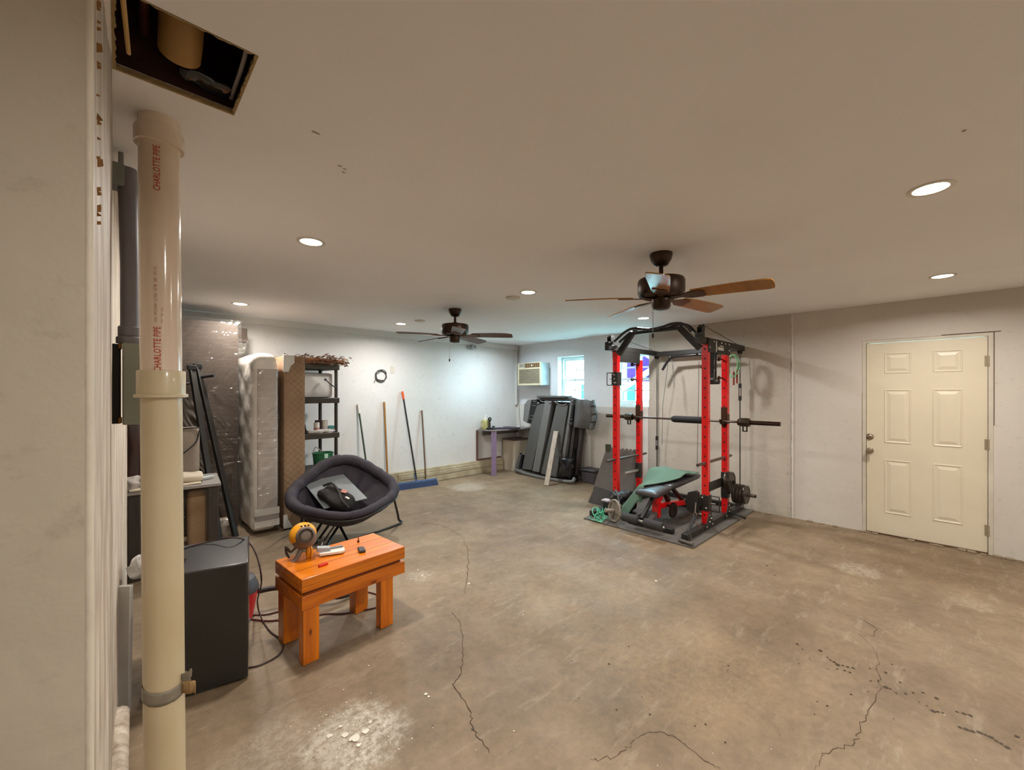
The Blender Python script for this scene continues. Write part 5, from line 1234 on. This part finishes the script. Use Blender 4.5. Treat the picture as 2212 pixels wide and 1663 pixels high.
# hanging footstrap with T handle on the near corner
t = thing('floor_stirrup', 'black strap stirrup standing on the near mat corner', 'handle', (4.27, 1.88, G))
s0 = fl(1484, 1166, G); tops = Vector((PX1-.14, PY1+.06, .165))
m = MB(); m.bar(tops, Vector((4.30, 1.86, .05)), .028, .010); m.build('strap', blackm, t)
m = MB(); a, b2 = fl(1467, 1166, .035), fl(1497, 1176, .035); m.cyl(a, b2, .016, seg=14); m.build('grip', M('grey_foam_grip', '#5b5751', .7), t)
m = MB(); m.tube([a, Vector((4.32, 1.87, .10)), b2], .003, 6); m.build('wire', steel, t)
# ------------------------------------------------------------------ ceiling: downlights, detectors, fans
def recess(x, y, k, label):
    t = thing('recessed_downlight', label, 'light', (x, y, H), 0, 'recessed downlights in the ceiling')
    m = MB(); m.lathe([(.080, 0), (.083, -.0005), (.082, -.004), (.068, -.006), (.062, -.004), (.062, .0)], (0, 0, 0), 40, closed=True); m.build('trim_ring', M('white_trim_ring', '#d9d2c6', .4), t, local=True)
    m = MB(); m.lathe([(.0, 0), (.064, 0), (.064, -.003), (.0, -.003)], (0, 0, 0), 40)
    em = M('lens_'+k, {'w': '#fff0d8', 'n': '#fff6e6', 'm': '#ffffff', 'c': '#f3f8ff'}[k], .4, emit=14, var=0); m.build('lens', em, t, local=True)
labs = ['bright round downlight at right, the biggest in view', 'round downlight above the orange bench', 'round downlight close to the tall wrapped slab', 'round downlight left of the far ceiling fan',
        'round downlight between the two ceiling fans', 'round downlight just above the power rack', 'round downlight above the white door', 'round downlight in the far corner behind a fan blade', 'round downlight above the camera', 'camera', 'camera', 'camera']
for (x, y, k), lb in zip(LAMPS, labs):
    if lb.endswith('camera'): continue
    recess(x, y, k, lb)
for (px, py, lb) in ((1108, 642, 'white round ceiling disc beside the middle downlight'), (907, 692, 'white round ceiling disc left of the far fan')):
    q = fl(px, py, H); m = MB(); m.lathe([(.0, 0), (.07, 0), (.068, -.012), (.05, -.018), (.0, -.019)], q, 32); tag(m.build('smoke_detector', M('ceiling_white', '#d6cfc5', .6)), lb, 'detector')

bladem = M('walnut_blade', '#a8762f', .32, col2='#8d5f24', vs=4, stretch=(1, 8, 8), coat=.25)
bladed = M('brown_blade', '#5f483c', .4, col2='#513b30', vs=4, stretch=(1, 8, 8))
def fan(x, y, angs, label, chain_len, bm_, s=1.0, drop=0, chain_a=0):
    t = thing('ceiling_fan', label, 'ceiling fan', (x, y, H))
    m = MB(); m.lathe([(.0, 0), (.072, 0), (.074, -.012), (.066, -.045), (.045, -.078), (.03, -.085), (.0, -.086)], (0, 0, 0), 36); m.build('canopy', bronze, t, local=True)
    m = MB(); m.cyl((0, 0, -.07), (0, 0, -.16-drop), .014, seg=18); m.lathe([(.0, -.15), (.028, -.15), (.034, -.175), (.0, -.176)], (0, 0, -drop), 20); m.build('downrod', bronze, t, local=True)
    z = -drop
    m = MB(); m.lathe([(.03, -.165), (.10, -.168), (.146, -.176), (.153, -.19), (.153, -.265), (.145, -.285), (.12, -.298), (.05, -.30)], (0, 0, z), 44); mo = m.build('motor_housing', bronze, t, local=True)
    m = MB(); m.lathe([(.052, -.30), (.062, -.31), (.062, -.36), (.052, -.376), (.03, -.383), (.0, -.384)], (0, 0, z), 32); m.build('switch_housing', bronze, t, local=True)
    for k, a in enumerate(angs):
        R = Matrix.Rotation(a, 3, 'Z') @ Matrix.Rotation(math.radians(-13), 3, 'X'); zz = z-.300
        def T(p): return Vector((0, 0, zz))+R @ Vector(p)
        m = MB(); prof = []
        n = 12
        outl = [(.20, -.055)]+[(.20+.42*i/n, -.055-.012*math.sin(PI*i/n*.5)) for i in range(1, n+1)]
        outl += [(.645+.012*math.cos(b_)*1.0, .0+.062*math.sin(b_)) for b_ in [-1.2+2.4*i/8 for i in range(9)]]
        outl += [(.20+.42*i/n, .055+.012*math.sin(PI*i/n*.5)) for i in range(n, 0, -1)]+[(.20, .055)]
        a1 = [m.b.verts.new(T((px, py, -.003-.010*((px-.2)/.45)**2))) for px, py in outl]; a2 = [m.b.verts.new(T((px, py, .004-.010*((px-.2)/.45)**2))) for px, py in outl]
        m._f(a1[::-1]); m._f(a2)
        for i in range(len(a1)): m._f([a1[i], a1[(i+1) % len(a1)], a2[(i+1) % len(a1)], a2[i]])
        bl = m.build('blade', bm_, t, local=True, smooth=30)
        m = MB(); o1 = [(.05, -.02), (.13, -.014), (.19, -.045), (.26, -.048), (.285, -.02), (.27, 0), (.285, .02), (.26, .048), (.19, .045), (.13, .014), (.05, .02)]
        a1 = [m.b.verts.new(T((px, py, -.010))) for px, py in o1]; a2 = [m.b.verts.new(T((px, py, -.003))) for px, py in o1]
        m._f(a1[::-1]); m._f(a2)
        for i in range(len(a1)): m._f([a1[i], a1[(i+1) % len(a1)], a2[(i+1) % len(a1)], a2[i]])
        m.build('blade_iron', M('light_bronze', '#5d4029', .35, .5), t, local=True, smooth=20)
    m = MB(); cx_, cy_ = .062*math.cos(chain_a), .062*math.sin(chain_a); m.cyl((cx_, cy_, z-.35), (cx_, cy_, z-.36-chain_len), .002, seg=6); m.mi = 1; m.lathe([(0, 0), (.006, -.004), (.009, -.022), (.005, -.035), (0, -.036)], (cx_, cy_, z-.36-chain_len), 12)
    m.build('pull_chain', [M('chain_metal', '#8b8478', .4, .8), blackm], t, local=True)
    t.rotation_euler = (0, 0, 0)
    return t
FA = math.radians(0)
fan(2.667, 1.337, [math.radians(a) for a in (133, 61, -11, -83, -155)], 'dark bronze ceiling fan with orange brown blades, the nearer one', .18, bladem, chain_a=math.radians(150))
fan(2.764, 3.849, [math.radians(a) for a in (166, 94, 22, -50, -122)], 'dark bronze ceiling fan with dull brown blades, the farther one', .20, bladed, chain_a=math.radians(150))

# ------------------------------------------------------------------ far corner
t = thing('window_air_conditioner', 'cream through-wall air conditioner in the far corner beside the left window', 'air conditioner', (5.73, 5.44, 1.635))
ax0, ay0, ay1, az0, az1 = 5.60, 5.135, 5.735, 1.635, 2.065
cream = M('cream_ac_plastic', '#d6ccaa', .45); grillm = M('grimy_grille', '#a59b85', .6, var=.15, vs=30)
m = MB(); m.bb((ax0+.03, ay0+.012, az0+.005), (XR+.001, ay1-.012, az1-.005)); m.build('case', M('white_metal_case', '#ccd9de', .4), t, bevel=.004)
m = MB(); m.bb((ax0, ay0, az0), (ax0+.05, ay0+.03, az1)); m.bb((ax0, ay1-.03, az0), (ax0+.05, ay1, az1)); m.bb((ax0, ay0+.03, az1-.018), (ax0+.05, ay1-.03, az1)); m.bb((ax0, ay0+.03, az0), (ax0+.05, ay1-.03, az0+.035)); m.bb((ax0, ay0+.03, az1-.125), (ax0+.05, ay1-.03, az1-.095)); m.build('front_frame', cream, t, bevel=.004)
m = MB(); m.bb((ax0+.014, ay0+.03, az0+.03), (ax0+.04, ay1-.03, az1-.11))
for k in range(17): m.box((ax0+.011, (ay0+ay1)/2, az0+.045+k*.0158), (.012, ay1-ay0-.07, .0045), R=Matrix.Rotation(.5, 3, 'Y'))
m.build('grille', grillm, t, smooth=0)
m = MB(); m.bb((ax0+.012, ay0+.03, az1-.097), (ax0+.04, ay1-.18, az1-.016)); m.mi = 1
for k in range(7): m.bb((ax0+.004, ay0+.06+k*.052, az1-.085), (ax0+.014, ay0+.09+k*.052, az1-.028))
m.mi = 2; m.bb((ax0+.003, ay0+.215, az1-.068), (ax0+.012, ay0+.245, az1-.042)); m.build('air_outlet', [M('brown_vent', '#5a3c26', .6), M('tan_louvre', '#8f7450', .6), M('white_knob', '#eeeeea', .4)], t, smooth=0)
m = MB(); m.bb((ax0+.010, ay1-.178, az1-.097), (ax0+.04, ay1-.03, az1-.016)); m.mi = 1
for dy in (.11, .06): m.cyl((ax0+.012, ay1-dy-.02, az1-.056), (ax0-.004, ay1-dy-.02, az1-.056), .014, seg=16)
m.build('control_panel', [M('silver_panel', '#b3afa3', .4), M('grey_knob', '#8c8a82', .4)], t, bevel=.002)

# cables in the corner
cabm = M('grey_white_cable', '#a9a59b', .5)
m = MB(); m.tube([(5.80, YB-.072, 2.35), (5.80, YB-.072, 1.28)], .010, 10); tag(m.build('conduit', cabm), 'thin vertical conduit running down the far room corner', 'conduit')
m = MB(); m.tube(spline([(5.835, 5.93, 1.66), (5.83, 5.935, 1.4), (5.83, 5.92, 1.0), (5.80, 5.88, .92), (5.75, 5.80, .833), (5.70, 5.70, .831)], 8), .008, 8); tag(m.build('hanging_flex', cabm), 'grey power cord hanging below the air conditioner to the desk', 'cord')

# corner desk
t = thing('corner_desk', 'lilac legged desk built into the far corner', 'desk', (5.3, 5.8, 0))
lil = M('lilac_paint', '#8a7896', .5); dtop = M('grey_worktop', '#86807e', .45)
m = MB(); m.prism([(4.79, 5.97), (4.81, 5.74), (4.87, 5.60), (5.83, 5.50), (5.83, 5.97)], (0, 0, .800), (1, 0, 0), (0, 1, 0), .022); m.build('desk_top', dtop, t, bevel=.003)
q0, q1 = fl(1062, 1026), fl(1072, 1027)
lc = fl(1067, 1027); LEGX, LEGY = lc.x, lc.y
m = MB(); m.box((LEGX, LEGY, .40), (.092, .07, .80), rz=-YAW); m.build('leg', lil, t, bevel=.003)
m = MB(); m.bb((4.80, 5.985, .235), (4.82, YB-.002, .80)); m.bb((4.82, 5.99, .236), (5.40, YB-.002, .26)); m.build('wall_batten', M('brown_batten', '#6f5248', .7), t)
m = MB(); m.bb((4.90, 5.95, .70), (5.83, 5.97, .80)); m.build('rear_apron', dtop, t)
t = thing('boxed_pedestal', 'cream boxed pedestal with a dark top under the corner desk', 'cabinet', (5.68, 5.80, 0))
m = MB(); m.bb((5.43, 5.64, .0), (5.838, YB-.05, .585)); m.build('body', M('cream_panel', '#c6bba6', .6, var=.04), t, bevel=.006)
m = MB(); m.bb((5.415, 5.625, .587), (5.838, YB-.05, .610)); m.build('top_board', M('dark_brown_board', '#5b4a42', .5), t, bevel=.003)
m = MB(); m.bb((5.56, 5.633, .26), (5.625, 5.64, .335)); m.build('outlet', blackm, t, bevel=.002)
def desk_at(px, py, z=.823): return fl(px, py, z)
p = desk_at(1046, 926); p.y = min(p.y, 5.90); p.y = 5.87; p.x = onY(1048, 900, 5.87).x
t = thing('detergent_jug', 'pale yellow jug with white top on the corner desk', 'jug', tuple(p))
m = MB(); m.lathe([(.072, 0), (.080, .01), (.080, .13), (.060, .17), (.028, .19)], p, 24); m.build('body', M('pale_yellow_plastic', '#a7a268', .4), t)
m = MB(); m.lathe([(.045, .172), (.036, .20), (.028, .23), (.026, .265), (.0, .268)], p, 18); m.tube(spline([p+Vector((.02, 0, .25)), p+Vector((.065, -.01, .22)), p+Vector((.078, -.01, .15))], 5), .009, 8); m.build('cap', whitep, t)
m = MB(); m.bb((p.x-.085, p.y-.035, .87), (p.x-.078, p.y+.035, .94)); m.build('label', M('cream_label', '#cfcab0', .6), t)
p = Vector((*onY(1058, 920, 5.76).xy, .823)); t = thing('joystick', 'black upright joystick with round head on the corner desk', 'joystick', tuple(p))
m = MB(); m.soft(p+Vector((0, 0, .018)), (.11, .09, .036), .015, 6); m.build('base', blackm, t); m = MB(); m.cyl(p+Vector((0, 0, .03)), p+Vector((0, 0, .17)), .018, .014, 14); m.build('shaft', M('dark_plum', '#2c2530', .4), t)
m = MB(); m.sphere(p+Vector((0, 0, .19)), (.038, .030, .038), 16, 10); m.mi = 1; m.sphere(p+Vector((-.016, -.022, .192)), .010, 10, 6); m.build('head', [blackm, whitep], t)
k0 = Vector((5.22, 5.66, .823)); t = thing('keyboard', 'dark purple keyboard lying on the corner desk', 'keyboard', tuple(k0)); Rk2 = Matrix.Rotation(-.55, 3, 'Z')
m = MB(); m.box(k0+Vector((0, 0, .011)), (.52, .16, .02), R=Rk2); m.build('body', M('dark_purple_plastic', '#332c3c', .4), t, bevel=.004)
m = MB()
for i in range(16):
    for j in range(5): m.box(k0+Rk2 @ Vector((-.24+i*.032, -.055+j*.027, .024)), (.026, .021, .006), R=Rk2)
o = m.build('keys', M('purple_black_keys', '#443a4e', .5), t, smooth=0); o['kind'] = 'stuff'
m = MB(); m.soft((5.40, 5.82, .836), (.12, .10, .026), .008, 5); tag(m.build('small_box', M('grey_router', '#5a5860', .5), smooth=50), 'small dark grey box behind the keyboard', 'box')
m = MB(); m.soft((5.58, 5.70, .838), (.07, .05, .03), .01, 5); tag(m.build('mouse', whitep, smooth=50), 'small white gadget at right end of the keyboard', 'gadget')
m = MB(); m.bar((4.92, 5.66, .83), (4.98, 5.74, .885), .05, .012); tag(m.build('black_bracket', blackm, bevel=.003), 'small black tilted bracket at left end of the keyboard', 'bracket')

# moulded plastic base stood on end against the wall
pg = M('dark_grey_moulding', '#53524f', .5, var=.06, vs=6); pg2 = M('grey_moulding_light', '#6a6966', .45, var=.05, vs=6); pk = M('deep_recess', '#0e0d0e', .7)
O = Vector((5.42, 0, .03)); vv = Vector((.2, 0, 1.39)).normalized(); uu = Vector((0, -1, 0)); ww = vv.cross(Vector((0, 1, 0)))
if ww.x > 0: ww = -ww
def TP(y, v, w=0): return Vector((O.x, y, O.z))+vv*v+ww*w
t = thing('moulded_platform', 'large dark grey moulded plastic platform stood on end against the far wall', 'platform', (5.5, 4.85, 0))
def slab(poly, w0, w1, name, mat, bev=.008):
    m = MB(); a = [m.b.verts.new(TP(y, v, w0)) for y, v in poly]; b2 = [m.b.verts.new(TP(y, v, w1)) for y, v in poly]; m._f(a); m._f(b2[::-1]); n = len(a)
    for i in range(n): m._f([a[i], a[(i+1) % n], b2[(i+1) % n], b2[i]])
    return m.build(name, mat, t, bevel=bev)
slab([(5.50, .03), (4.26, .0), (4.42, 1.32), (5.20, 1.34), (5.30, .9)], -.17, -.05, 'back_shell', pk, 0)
slab([(5.42, .05), (5.17, .06), (4.99, 1.28), (5.19, 1.27), (5.30, .90)], -.06, .03, 'rib_panel', pg)
slab([(5.135, .05), (4.97, .05), (4.83, 1.33), (4.99, 1.34)], -.06, .05, 'rib_panel', pg2)
slab([(4.93, .03), (4.575, .02), (4.46, 1.26), (4.72, 1.27)], -.06, .045, 'rib_panel', pg)
slab([(4.545, .08), (4.475, .08), (4.385, 1.28), (4.44, 1.28)], -.06, .02, 'rib_panel', pg2)
slab([(4.40, .36), (4.33, .36), (4.32, .90), (4.37, .90)], -.12, -.02, 'side_tube', M('brown_black_moulding', '#2e2625', .4))
slab([(4.28, .10), (4.235, .10), (4.20, .90), (4.25, .90)], -.16, -.06, 'side_tube', M('brown_black_moulding', '#2e2625', .4))
slab([(5.52, .95), (5.53, 1.25), (5.45, 1.345), (5.36, 1.35), (5.40, .90)], -.14, .03, 'left_wheel_arch', pg2, .012)
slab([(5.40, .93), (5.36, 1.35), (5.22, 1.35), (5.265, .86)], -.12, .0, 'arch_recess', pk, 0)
m = MB()
for (y, v) in ((5.36, .99), (5.34, 1.05), (5.33, 1.24), (5.32, 1.32)): m.bar(TP(y, v, .01), TP(y-.09, v-.005, .01), .012, .012)
m.bar(TP(5.385, .97, .01), TP(5.37, 1.09, .01), .010, .010); m.build('bracing', pg2, t)
# right arch, bulging and ribbed
m = MB()
def arch(u, v):
    v0 = .90+.47*v; y = 4.30-.36*u*(1-.18*abs(2*v-1)**2); bulge = .075*math.sin(PI*min(1, u*1.25+.12))*(1-.25*(2*v-1)**4); return TP(y, v0-.02*u, .02+bulge-.20*max(0, u-.55)+.002*math.sin(v*26)*u)
m.grid(arch, 20, 30)
def arch2(u, v):
    p = arch(u, v); return Vector((5.66, p.y, p.z))
m.grid(arch2, 20, 30)
for u_c in (0, 1):
    m.grid(lambda a, b2: arch(u_c, b2)*(1-a)+arch2(u_c, b2)*a, 2, 30)
for v_c in (0, 1):
    m.grid(lambda a, b2: arch(b2, v_c)*(1-a)+arch2(b2, v_c)*a, 2, 20)
m.build('right_wheel_arch', pg, t, smooth=50)
for k in range(4):
    p = arch(.97, .93-k*.27); m = MB(); m.prism([(-.035, -.05), (.035, -.05), (.03, .05), (-.02, .05)], p+Vector((-.03, 0, 0)), (0, -1, .2), (.1, 0, 1), .04); m.mi = 1; m.sphere(p+Vector((-.045, -.0, .0)), .011, 10, 6); m.build('lug', [pg, bolt], t, bevel=.008)
slab([(4.43, .93), (4.41, 1.34), (4.36, 1.35), (4.385, .92)], -.06, .06, 'arch_frame', pg2)
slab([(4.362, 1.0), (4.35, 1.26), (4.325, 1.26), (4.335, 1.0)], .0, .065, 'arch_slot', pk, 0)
m = MB()
for v in (.96, 1.02, 1.27, 1.33): m.bar(TP(4.43, v, .066), TP(4.32, v, .066), .010, .008)
m.build('bracing', pg2, t)
# upper crossbar, lower lip, buckles
slab([(5.27, 1.345), (4.32, 1.35), (4.36, 1.40), (5.20, 1.40)], -.14, .02, 'top_bar', pg, .012)
m = MB(); m.bb((5.52, 4.50, 1.405), (5.74, 5.16, 1.445)); m.build('handle_bar', pg, t, bevel=.012)
m = MB(); m.tube(spline([TP(5.56, .02, .06), TP(5.2, -.012, .09), TP(4.7, -.02, .09), TP(4.25, -.0, .06), TP(4.22, .06, .0)], 8), .030, 12); m.build('lower_lip', pg2, t)
slab([(5.58, .04), (5.52, .30), (5.46, .32), (5.50, .04)], -.10, .05, 'corner_block', pg, .012)
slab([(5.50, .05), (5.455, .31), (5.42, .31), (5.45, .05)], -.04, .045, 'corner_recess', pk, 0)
for (y, v, mt) in ((5.15, 1.30, 'r'), (4.72, 1.325, 'r'), (4.86, 1.315, 'r')):
    m = MB(); m.sphere(TP(y, v-.02, .045), .026, 14, 8); m.build('knob', pg2, t)
chrome_ = M('chrome_strip', '#cfd0d2', .15, .9)
m = MB(); m.tube(spline([TP(4.70, 1.285, .05), TP(4.62, 1.262, .055), TP(4.55, 1.262, .055), TP(4.48, 1.285, .05)], 6), .010, 8); m.tube(spline([TP(5.12, 1.33, .04), TP(5.02, 1.31, .045), TP(4.95, 1.335, .04)], 6), .008, 8); m.build('trim_wire', chrome_, t)
for v in (.30, .27): 
    m = MB(); m.bar(TP(4.62, v+.12, .05), TP(4.50, v+.12, .05), .016, .02); m.build('latch', pg2, t, bevel=.003)
m = MB(); m.soft(TP(4.40, .20, -.0), (.12, .26, .34), .03, 10, lambda p: Vector((nz(p, 9), nz(p, 9, 2), nz(p, 9, 4)))*.03); m.build('black_cover', M('black_gloss_plastic', '#15141a', .25, coat=.3), t, smooth=60)
# plank
pb, ptp = Vector((4.99, 4.44, .0)), TP(4.635, .80, .075)
t = thing('wooden_plank', 'pale wooden plank leaning on the dark grey moulded platform', 'plank', tuple(pb))
m = MB(); d = (ptp-pb).normalized(); lat2 = Vector((.30, -.95, 0)).normalized(); nrm2 = d.cross(lat2).normalized()
Rp = Matrix((lat2, nrm2, d)).transposed(); m.box((pb+ptp)/2+Vector((-.01, 0, .004)), (.085, .02, (ptp-pb).length), R=Rp); m.build('board', M('pale_pine_plank', '#b3a696', .6, col2='#9b8d7d', vs=4, stretch=(6, 6, 1)), t, bevel=.008)
m = MB(); m.box(pb+(ptp-pb)*.62-nrm2*.0105 if nrm2.x > 0 else pb+(ptp-pb)*.62+nrm2*.0105, (.045, .001, .07), R=Rp); m.build('sticker', M('yellow_sticker', '#c9b45a', .4), t)
# dark tub by the wall
t = thing('plastic_tub', 'small dark grey tub with lid on the floor beside the moulded platform', 'tub', (5.68, 4.08, 0))
m = MB(); m.box((5.70, 4.08, .095), (.20, .24, .19), taper=(1.15, 1.15)); m.build('tub', M('dark_grey_tub', '#504c50', .4), t, bevel=.02)
m = MB(); m.soft((5.70, 4.08, .215), (.26, .33, .05), .02, 6); m.build('lid', M('charcoal_lid', '#3d3b3e', .45), t, smooth=50)
m = MB(); m.bb((5.32, 4.42, .0), (5.50, 5.3, .008)); tag(m.build('cardboard_strip', M('brown_cardboard', '#7b5c44', .9)), 'flat brown cardboard strip under the leaning moulded platform', 'cardboard')

# ------------------------------------------------------------------ back wall: brooms, coil, plate, sensor
def pole(p, q, r, mat, name, label, cat, tipmat=None, tipl=0, lowmat=None, lowl=0):
    t = thing(name, label, cat, tuple(q)); p, q = Vector(p), Vector(q); d = (q-p).normalized()
    m = MB(); m.cyl(p+d*tipl, q-d*lowl, r, seg=14); m.build('handle', mat, t)
    if tipmat: m = MB(); m.cyl(p, p+d*tipl, r*1.25, seg=14); m.build('tip', tipmat, t, bevel=.003)
    if lowmat: m = MB(); m.cyl(q-d*lowl, q, r*1.25, seg=14); m.build('ferrule', lowmat, t)
    return t
yw = YB-.018
pole((2.560, yw, 1.33), (2.66, 5.80, .02), .0125, M('dark_green_pole', '#33432b', .5), 'broom_handle', 'dark green pole with white tip leaning on the back wall', 'pole', M('white_tip', '#ded8ce', .5), .14)
pole((2.975, yw, 1.355), (2.985, 5.90, .012),   .0145, M('honey_wood_pole', '#a07232', .5), 'wooden_pole', 'honey coloured wooden pole leaning on the back wall', 'pole', None, 0, M('grey_ferrule', '#6c6961', .4, .5), .10)
b0 = Vector((3.43, 5.81, .085)); pb_ = pole((3.285, yw, 1.52), tuple(b0), .0135, M('black_pole', '#2a2620', .4), 'push_broom', 'wide blue push broom with orange-tipped black handle by the back wall', 'broom', M('orange_tip', '#e0571f', .4), .13)
m = MB(); Rb_ = Matrix.Rotation(-.125, 3, 'Z'); m.box((3.42, 5.78, .085), (.67, .055, .04), R=Rb_); m.build('head', M('blue_plastic', '#41587f', .45), pb_, bevel=.008)
m = MB(); m.box((3.42, 5.78, .035), (.70, .09, .07), R=Rb_, taper=(.95, .6)); m.build('bristles', M('navy_bristles', '#2f4166', .8, bump=.6, bs=90, stretch=(6, 1, .3)), pb_)
m = MB(); m.cyl((3.425, 5.81, .09), (3.41, 5.84, .22), .016, seg=14); m.build('socket', M('blue_plastic', '#41587f', .45), pb_)
pole((3.64, yw, 1.205), (3.655, 5.90, .012), .0125, M('dark_brown_wood', '#6e543b', .5), 'wooden_pole', 'thin dark brown wooden pole right of the push broom', 'pole')
m = MB(); c_ = Vector((2.925, YB-.014, 1.77))
pts = []
for k in range(64):
    a = k*2*PI/22; r_ = .085+.008*math.sin(k*.7); pts.append(c_+Vector((r_*math.cos(a), -.004*math.sin(k*.4), r_*math.sin(a)*1.02-.012*(k//22))))
pts += [c_+Vector((-.09, 0, -.06)), c_+Vector((-.115, 0, -.125))]
m.tube(pts, .006, 8); tag(m.build('coiled_cable', M('dark_grey_cable', '#4a4440', .5)), 'dark coiled cable hanging on the back wall', 'cable')
m = MB(); m.bb((3.085, YB-.006, 1.80), (3.155, YB, 1.915)); tag(m.build('wall_plate', M('painted_plate', '#d7d0c3', .6), bevel=.002), 'painted over wall plate right of the coiled cable', 'wall plate')
t = thing('motion_sensor', 'small white motion sensor high on the back wall behind the far fan', 'sensor', (4.67, YB-.04, 2.31))
m = MB(); m.cyl((4.62, YB, 2.335), (4.62, YB-.03, 2.335), .045, seg=22); m.build('base', M('grey_white_plastic', '#aeb0b1', .45), t, bevel=.004)
m = MB(); m.soft((4.70, YB-.055, 2.335), (.11, .09, .09), .03, 8); m.mi = 1; m.sphere((4.695, YB-.098, 2.335), (.022, .010, .022), 14, 8); m.build('head', [M('grey_white_plastic', '#aeb0b1', .45), M('smoked_lens', '#5f6469', .2)], t)
